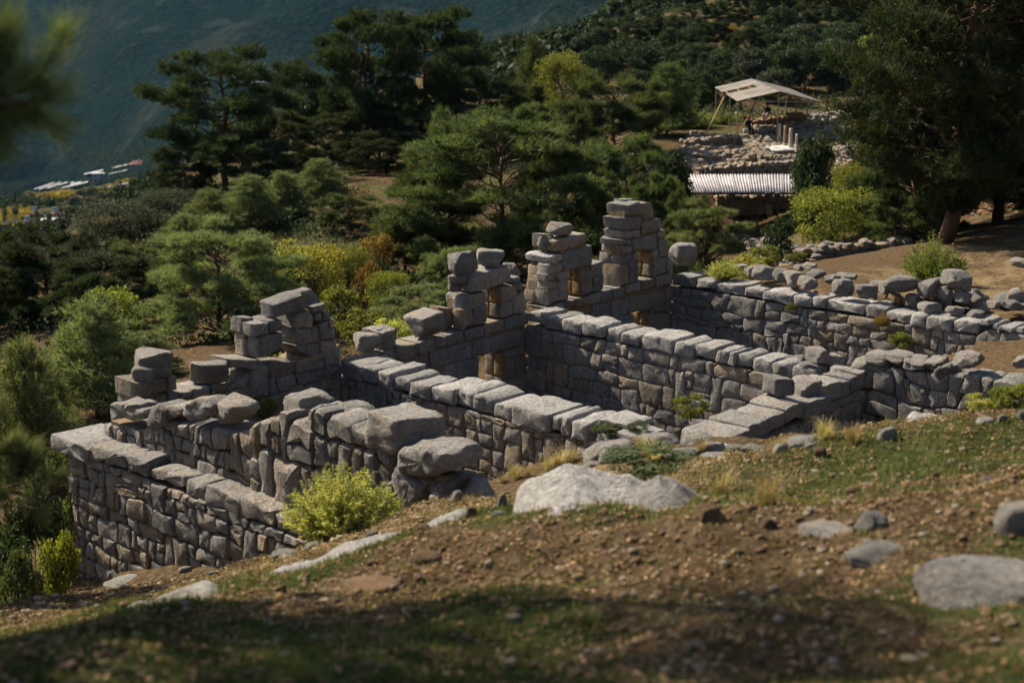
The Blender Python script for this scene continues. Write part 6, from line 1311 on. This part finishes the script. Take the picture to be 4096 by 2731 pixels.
# people by the canopy: each body one skinned mesh
CLOTH_B = plain('black_clothing', (.012,.012,.016), 0.9, 0, 15, 0.3); SKIN = plain('skin', (.42,.26,.18), 0.6, 0, 20, 0.1); CLOTH_P = plain('pale_pink_trousers', (.45,.33,.36), 0.9, 0, 15, 0.2); SCARF = plain('rose_scarf', (.28,.09,.10), 0.9, 0, 15, 0.3); HAIR = plain('black_hair', (.012,.01,.01), 0.7, 0, 15, 0.3)
def seated(loc, rz, label, top, legs, head_mat, head_name):
    J = {'pel': (0, 0, .46), 'chest': (0, .03, .80), 'neck': (0, .03, 1.0), 'head': (0, 0.0, 1.17), 'shl': (-.19, .02, .93), 'shr': (.19, .02, .93), 'ell': (-.27, -.06, .66), 'elr': (.27, -.06, .66), 'hal': (-.10, -.28, .58), 'har': (.10, -.28, .58),
         'hil': (-.10, -.02, .45), 'hir': (.10, -.02, .45), 'knl': (-.13, -.46, .48), 'knr': (.13, -.46, .48), 'anl': (-.12, -.50, .08), 'anr': (.12, -.50, .08), 'tol': (-.12, -.66, .04), 'tor': (.12, -.66, .04)}
    ed = [('pel','chest'),('chest','neck'),('neck','head'),('chest','shl'),('chest','shr'),('shl','ell'),('shr','elr'),('ell','hal'),('elr','har'),('pel','hil'),('pel','hir'),('hil','knl'),('hir','knr'),('knl','anl'),('knr','anr'),('anl','tol'),('anr','tor')]
    rd = dict(pel=.17, chest=.17, neck=.065, head=.10, shl=.075, shr=.075, ell=.05, elr=.05, hal=.038, har=.038, hil=.11, hir=.11, knl=.075, knr=.075, anl=.05, anr=.05, tol=.04, tor=.04)
    ks = list(J); me = bpy.data.meshes.new('person'); me.from_pydata([J[k] for k in ks], [(ks.index(a), ks.index(b)) for a, b in ed], []); tmp = bpy.data.objects.new('tmp', me); col.objects.link(tmp)
    tmp.modifiers.new('skin', 'SKIN'); tmp.modifiers.new('sub', 'SUBSURF').levels = 2; sv = me.skin_vertices[0].data
    for i, k in enumerate(ks): sv[i].radius = (rd[k], rd[k]*.85); sv[i].use_root = (k == 'pel')
    dg = bpy.context.evaluated_depsgraph_get(); m2 = bpy.data.meshes.new_from_object(tmp.evaluated_get(dg)); bpy.data.objects.remove(tmp)
    m2.materials.clear()
    for m_ in (top, legs, SKIN): m2.materials.append(m_)
    for p in m2.polygons:
        c = p.center; p.use_smooth = True; p.material_index = 2 if (c[2] > 1.04 or (c[1] < -.24 and abs(c[0]) < .16 and .53 < c[2] < .64)) else (1 if c[2] < .56 and (c[1] < -.04 or c[2] < .4) else 0)
    o = link('person', m2, None, None, loc, (0, 0, rz)); tag(o, label, 'person')
    bm = bmesh.new(); bmesh.ops.create_uvsphere(bm, u_segments=12, v_segments=8, radius=.128)
    for v in bm.verts:
        if v.co.y < -.07 and v.co.z < .03: v.co.y += .05
        if head_name == 'headscarf' and v.co.z < -.03: v.co.z *= 1.5; v.co.x *= 1.1
    hm = bpy.data.meshes.new(head_name); bm.to_mesh(hm); bm.free(); hm.polygons.foreach_set('use_smooth', np.ones(len(hm.polygons), bool)); link(head_name, hm, head_mat, o, (0, .025, 1.20))
    return o
q = at('N', 1122, 662, 98.5); seated((q[0], q[1], q[2]-.12), .25, 'person in black with a rose headscarf sitting by the pale block', CLOTH_B, CLOTH_B, SCARF, 'headscarf')
q = at('N', 1332, 488, 104.8); seated((q[0], q[1], q[2]-.20), -.5, 'person in a black top and pale trousers sitting on the orange wall', CLOTH_B, CLOTH_P, HAIR, 'hair')
# power line posts on the hill
def pole(vx, vtop, Y, label, cat='pole'):
    tp = at('V', vx, vtop, Y); g = gz(tp[0], Y); t = thing('power_pole', label, cat, (tp[0], Y, g-.3)); h = tp[2]-g+.3; m = MB(); m.bar((0, 0, 0), (0, 0, h), .12, 6, .08); link('post', py_mesh('post', m.v, m.f), STEEL, t)
    for dz in (.15, 1.1):
        m = MB(); m.bar((-.2, 0, h-dz), (3.4, .5, h-dz-.75), .05, 5); link('crossarm', py_mesh('crossarm', m.v, m.f), POST, t)
pole(1986, 96, 150, 'thin power pole with slanting crossarms beside the huge pine')

# loose excavated stones between the walls
def dig_scatter():
    g = np.random.default_rng(71); P = []
    for (poly, n) in ((((430,720),(1000,700),(1060,870),(1280,900),(1650,960),(1660,1120),(640,1130),(480,1000)), 2200), (((1130,600),(2240,500),(2240,640),(1700,720),(1150,740)), 900), (((2150,800),(2281,780),(2281,1100),(2180,1050)), 150)):
        xs = [q[0] for q in poly]; ys = [q[1] for q in poly]; m = 0
        while m < n:
            x = g.uniform(min(xs), max(xs)); y = g.uniform(min(ys), max(ys)); P.append((x, y)); m += 1
    V = []; T = []; nv = 0; base = []
    for q_ in range(4):
        c = rock_mesh('tmp', 950+q_, 1, 3.2, 4, .12, True); base.append((np.array([v.co[:] for v in c.vertices]), np.array([p.vertices[:] for p in c.polygons]))); bpy.data.meshes.remove(c)
    rr = [ray(*px('N', x, y)) for x, y in P]; D = np.array([d/np.hypot(d[0], d[1]) for d in rr]); steps = np.linspace(80, 125, 60)
    X = D[:, 0:1]*steps; Yy = D[:, 1:2]*steps; H = D[:, 2:3]*steps-ground_z(X, Yy); i = np.argmax(H < 0, 1)
    for k in range(len(P)):
        if H[k, i[k]] >= 0: continue
        x, y = X[k, i[k]], Yy[k, i[k]]; z = D[k, 2]*steps[i[k]]; b, f = base[k % 4]; s = g.uniform(.14, .5); a = g.uniform(0, 6.28); q = b*np.array([s*1.3, s, s*.8]); ca, sa = math.cos(a), math.sin(a)
        V.append(np.stack([q[:, 0]*ca-q[:, 1]*sa+x, q[:, 0]*sa+q[:, 1]*ca+y, q[:, 2]+z+s*.2], 1)); T.append(f+nv); nv += len(b)
    o = link('rubble', tri_mesh('rubble', np.concatenate(V), np.concatenate(T)), TAN); tag(o, 'loose tan rubble strewn between the excavated walls', 'rubble', kind='stuff')
dig_scatter()
# ------------------------------------------------------------------ valley on the left: greenhouses, houses, orchards, woods
FOIL = plain('greenhouse_film', (.36,.38,.40), 0.6, 0, .6, 0.12); PLAST = plain('house_plaster', (.46,.44,.42), 0.9, 0, 1, 0.15); TILE = plain('red_roof_tiles', (.20,.09,.065), 0.85, 0, 2.0, 0.3); CONC = plain('pale_flat_roof', (.36,.38,.40), 0.8, 0, 1, 0.15); GLASS = plain('dark_window_glass', (.03,.04,.05), 0.2, 0, 3, 0.2)
def greenhouse(x0, y0, x1, y1, wpx, label, k='O', group='greenhouses in the valley'):
    """a plastic tunnel from one end pixel to the other"""
    a = hit(k, x0, y0, 150, 2500); b = hit(k, x1, y1, 150, 2500); f = CROPS[k][2]*(a[1]+b[1])/2/FPX; w = wpx*f; d = b-a; L = np.linalg.norm(d); e = d/L; n = np.array([-e[1], e[0], 0]); n /= np.linalg.norm(n); n_a = 10
    t = thing('greenhouse', label, 'greenhouse', a, 0, group); V = []; N_ = 7
    for i in range(N_):
        c = e*L*i/(N_-1); 
        for j in range(n_a): th = math.pi*j/(n_a-1); V.append(c+n*math.cos(th)*w/2+ZV*(math.sin(th)**.8*w*.42+.15+.05*(i % 2)))
    Fs = [(i*n_a+j, i*n_a+j+1, (i+1)*n_a+j+1, (i+1)*n_a+j)[::-1] for i in range(N_-1) for j in range(n_a-1)]+[tuple(range(n_a)), tuple(range((N_-1)*n_a, N_*n_a))[::-1]]
    link('film_cover', py_mesh('film_cover', V, Fs, False), FOIL, t); m = MB()
    for i in range(N_):
        P = V[i*n_a:(i+1)*n_a]
        for q0, q1 in zip(P[:-1], P[1:]): m.bar(q0*1.0+ZV*.03, q1+ZV*.03, .05, 4)
    link('hoop_frame', py_mesh('hoop_frame', m.v, m.f), POST, t)
for i in range(6): greenhouse(235+i*38, 272-i*2, 372+i*46, 226-i*1.0, 30, f'plastic greenhouse tunnel, {NTH[i]} from the left in the long valley row')
greenhouse(575, 168, 868, 104, 26, 'long greenhouse tunnel behind the two-storey valley house'); greenhouse(742, 165, 862, 140, 22, 'short greenhouse tunnel below the red-roofed house')
greenhouse(712, 265, 958, 212, 28, 'single greenhouse tunnel right of the long row'); greenhouse(1100, 222, 1205, 196, 22, 'greenhouse tunnel partly hidden by the single dark pine'); greenhouse(805, 303, 830, 300, 10, 'small white cold frame below the single tunnel')
for i, (x, y, l, w) in enumerate(((645,166,46,14),(675,186,44,14),(572,196,34,14),(735,283,30,10),(1130,172,14,5))): greenhouse(x, y, x+l, y-l*.12, w, ('pale greenhouse high above the thin open pine','pale greenhouse behind the thin open pine','pale greenhouse right of the single dark pine','pale greenhouse seen under the tallest pines','tiny pale greenhouse by the far poplars')[i], 'V')
def house(x0, x1, ybase, hpx, label, roof='flat', storeys=1, deep=.8, k='O', rz=.25):
    p = hit(k, (x0+x1)/2, ybase, 150, 2500); f = CROPS[k][2]*p[1]/FPX; w = (x1-x0)*f; h = hpx*f; d = w*deep; t = thing('house', label, 'house', (p[0], p[1]+d/2, p[2]-.4), rz)
    m = MB(); m.box((0, 0, h/2), w, d, h); link('wall', py_mesh('wall', m.v, m.f), PLAST, t)
    nwin = 3
    for s in range(storeys):
        for i in range(nwin):
            x = (i-(nwin-1)/2)*w/nwin; z = h*(s+.55)/storeys; m = MB(); m.box((x, -d/2-.02, z), w*.14, .10, h/storeys*.38); win = link('window', py_mesh('window', m.v, m.f), PLAST, t)
            m = MB(); m.box((x, -d/2-.085, z), w*.11, .04, h/storeys*.32); link('pane', py_mesh('pane', m.v, m.f), GLASS, win)
    m = MB(); m.box((w*.33, -d/2-.03, h/storeys*.36), w*.13, .12, h/storeys*.72); link('door', py_mesh('door', m.v, m.f), DARKST, t)
    m = MB(); o = .12*w
    if roof == 'flat': m.box((0, 0, h+.08), w*1.1, d*1.1, .22); rm = CONC
    else:
        W2, D2 = w/2+o*.6, d/2+o*.6; m.add([(-W2, -D2, h), (W2, -D2, h), (W2, D2, h), (-W2, D2, h), (-W2*.35, 0, h+w*.22), (W2*.35, 0, h+w*.22)], [(0,1,5,4),(1,2,5),(2,3,4,5),(3,0,4),(3,2,1,0)]); rm = TILE
    rf = link('roof', py_mesh('roof', m.v, m.f), rm, t); m = MB()
    zz = h+.2 if roof == 'flat' else h+w*.2; m.hexa([(-.9, -.6, zz), (.5, -.6, zz), (.5, .4, zz+.9), (-.9, .4, zz+.9)], [(-.9, -.66, zz+.06), (.5, -.66, zz+.06), (.5, .34, zz+.96), (-.9, .34, zz+.96)]); m.bar((-1, .5, zz+1.2), (.6, .5, zz+1.2), .28, 8); link('solar_heater', py_mesh('solar_heater', m.v, m.f), GLASS if roof == 'flat' else CONC, rf)
    if storeys > 1:
        m = MB(); m.box((-w*.1, -d/2-.7, h*.5), w*.7, 1.4, .15); link('balcony', py_mesh('balcony', m.v, m.f), CONC, t)
        for i in range(4): m = MB(); m.bar((-w*.42+i*w*.21, -d/2-1.35, 0), (-w*.42+i*w*.21, -d/2-1.35, h), .12, 6); link('pillar', py_mesh('pillar', m.v, m.f), PLAST, t)
house(612, 735, 222, 66, 'grey two-storey valley house with a flat roof and balcony', 'flat', 2); house(868, 985, 128, 32, 'valley house with a red hipped roof and solar tank', 'hip', 1, .7)
house(262, 385, 502, 36, 'low valley house with a pale flat roof and dark solar panels', 'flat', 1); house(195, 265, 442, 22, 'small red-roofed house left of the pale-roofed one', 'hip'); house(335, 400, 442, 20, 'small red-roofed house right of the pale-roofed one', 'hip'); house(145, 215, 512, 26, 'dark red-roofed house nearest in the valley corner', 'hip')
def poplar(k, x0, x1, y0, y1, m_, label, i):
    p = hit(k, (x0+x1)/2, y1, 150, 2500); f = CROPS[k][2]*p[1]/FPX; plant('poplar', i % 2, p[0], p[1], (y1-y0)*f, (x1-x0)*f*1.5, m_, label, 'tree', 'poplar_tree', 'poplars in the valley', BARKG, z=p[2]-.3)
for i, a in enumerate((('O',85,132,256,468,L_OLIVE,'tall dark poplar standing in the yellow valley field'),('O',16,48,325,488,L_OLIVE,'poplar at the left margin of the valley'),('O',238,262,385,502,L_OLIVE,'slim poplar beside the pale-roofed house'),('O',968,985,140,220,L_OAK,'small dark cypress by the single greenhouse tunnel'),('O',1062,1080,190,236,L_OLIVE,'small pale poplar left of the last greenhouse'))): poplar(*a, i)
for i in range(7): poplar('V', 1128+i*7.5, 1137+i*7.5, 172-(i % 3)*6-(4 if i > 3 else 0), 208, L_OLIVE, f'pale far poplar beyond the dark pines, {NTH[i]} from the left in its line', i)
# yellow orchard rows and dark woods: masses of small crowns
vr = np.random.default_rng(44)
def mass(name, label, cat, regions, mat, size, leaf, per, seed, k='O', lift=.4):
    g = np.random.default_rng(seed); C = []; ls = []
    for (poly, n) in regions:
        xs = [p[0] for p in poly]; ys = [p[1] for p in poly]; m = 0; tries = 0
        while m < n and tries < n*12:
            tries += 1; x = g.uniform(min(xs), max(xs)); y = g.uniform(min(ys), max(ys)); ins = False; j = len(poly)-1
            for i in range(len(poly)):
                if (poly[i][1] > y) != (poly[j][1] > y) and x < (poly[j][0]-poly[i][0])*(y-poly[i][1])/(poly[j][1]-poly[i][1])+poly[i][0]: ins = not ins
                j = i
            if not ins: continue
            m += 1; p = hit_v(k, x, y); s_ = size*g.uniform(.5, 1.4)*(p[1]/600 if name != 'orchard' else 1)
            o = unit(g.normal(0, 1, (per, 3)))*s_*g.random(per)[:, None]**.4*np.array([1, 1, .95]); C.append(p+np.array([0, 0, s_*lift])+o)
    V, Q = leaves(np.concatenate(C), leaf, g); o = link(name, tri_mesh(name, V, Q), mat); return tag(o, label, cat, kind='stuff')
# ground hit by table: far ground is smooth enough for a coarse march
def hit_v(k, x, y): return hit(k, x, y, 130, 4000, 70)
mass('orchard', 'yellow autumn orchards and vines in the valley', 'orchard', [([(130,290),(215,272),(330,285),(520,268),(515,290),(420,345),(300,368),(250,345),(130,318)], 330), ([(0,450),(30,415),(130,378),(225,385),(220,430),(150,465),(60,475),(0,490)], 230), ([(630,310),(665,288),(750,280),(740,308)], 26), ([(700,250),(820,212),(925,196),(925,206),(840,235),(760,262)], 40), ([(50,560),(95,520),(105,575)], 16)], L_ORCH, 1.3, .6, 60, 51, lift=.1)
mass('valley_woodland', 'dark evergreen trees between the valley fields and greenhouses', 'woodland', [([(0,260),(120,245),(420,200),(560,150),(560,165),(420,208),(240,235),(130,285),(60,380),(0,400)], 150), ([(420,380),(540,300),(640,290),(720,285),(1000,240),(1340,230),(1344,330),(900,420),(420,480),(400,440)], 170), ([(120,345),(300,365),(380,370),(200,395)], 40), ([(0,520),(250,530),(460,490),(420,672),(0,672)], 110), ([(560,120),(640,10),(760,60),(800,100),(860,20),(1000,0),(1110,40),(1100,130),(980,150),(870,140),(650,170)], 130), ([(290,272),(445,258),(440,285)], 16), ([(740,190),(900,150),(960,150),(960,190),(760,235)], 40)], L_WOOD, 2.6, .9, 90, 52)
mass('far_woodland', 'trees and orchards on the floor of the far valley', 'woodland', [([(1080,90),(1330,60),(1340,120),(1250,210),(1110,230),(1060,150)], 260), ([(560,160),(760,120),(780,300),(640,330),(560,260)], 130), ([(0,345),(330,345),(340,370),(0,390)], 80), ([(1240,0),(1660,-20),(1560,30),(1340,85),(1260,70)], 170)], L_WOOD, 3.2, 1.3, 70, 53, 'V')
# ------------------------------------------------------------------ air between the ruin and the mountain
def haze_box(dens, colr, x0=-3850, x1=3850, y0=-3850, y1=3850):
    z0 = float(GZ.min())-2.0; z1 = max(float(GZ.max()), 30.0)+5.0; print('haze box', z0, z1)
    m = MB(); m.hexa([(x0, y0, z0), (x1, y0, z0), (x1, y1, z0), (x0, y1, z0)], [(x0, y0, z1), (x1, y0, z1), (x1, y1, z1), (x0, y1, z1)])
    mt = bpy.data.materials.new('valley_air'); mt.use_nodes = True; nt = mt.node_tree; nt.nodes.remove(nt.nodes['Principled BSDF'])
    v = nt.nodes.new('ShaderNodeVolumePrincipled'); v.inputs['Color'].default_value = (*colr, 1); v.inputs['Density'].default_value = dens; v.inputs['Anisotropy'].default_value = 0.0
    nt.links.new(v.outputs[0], nt.nodes['Material Output'].inputs['Volume'])
    o = link('haze', py_mesh('haze', m.v, m.f), mt); tag(o, 'thin blue haze filling the valley', 'haze', kind='stuff')
haze_box(.000026, (.24, .60, 1.0))
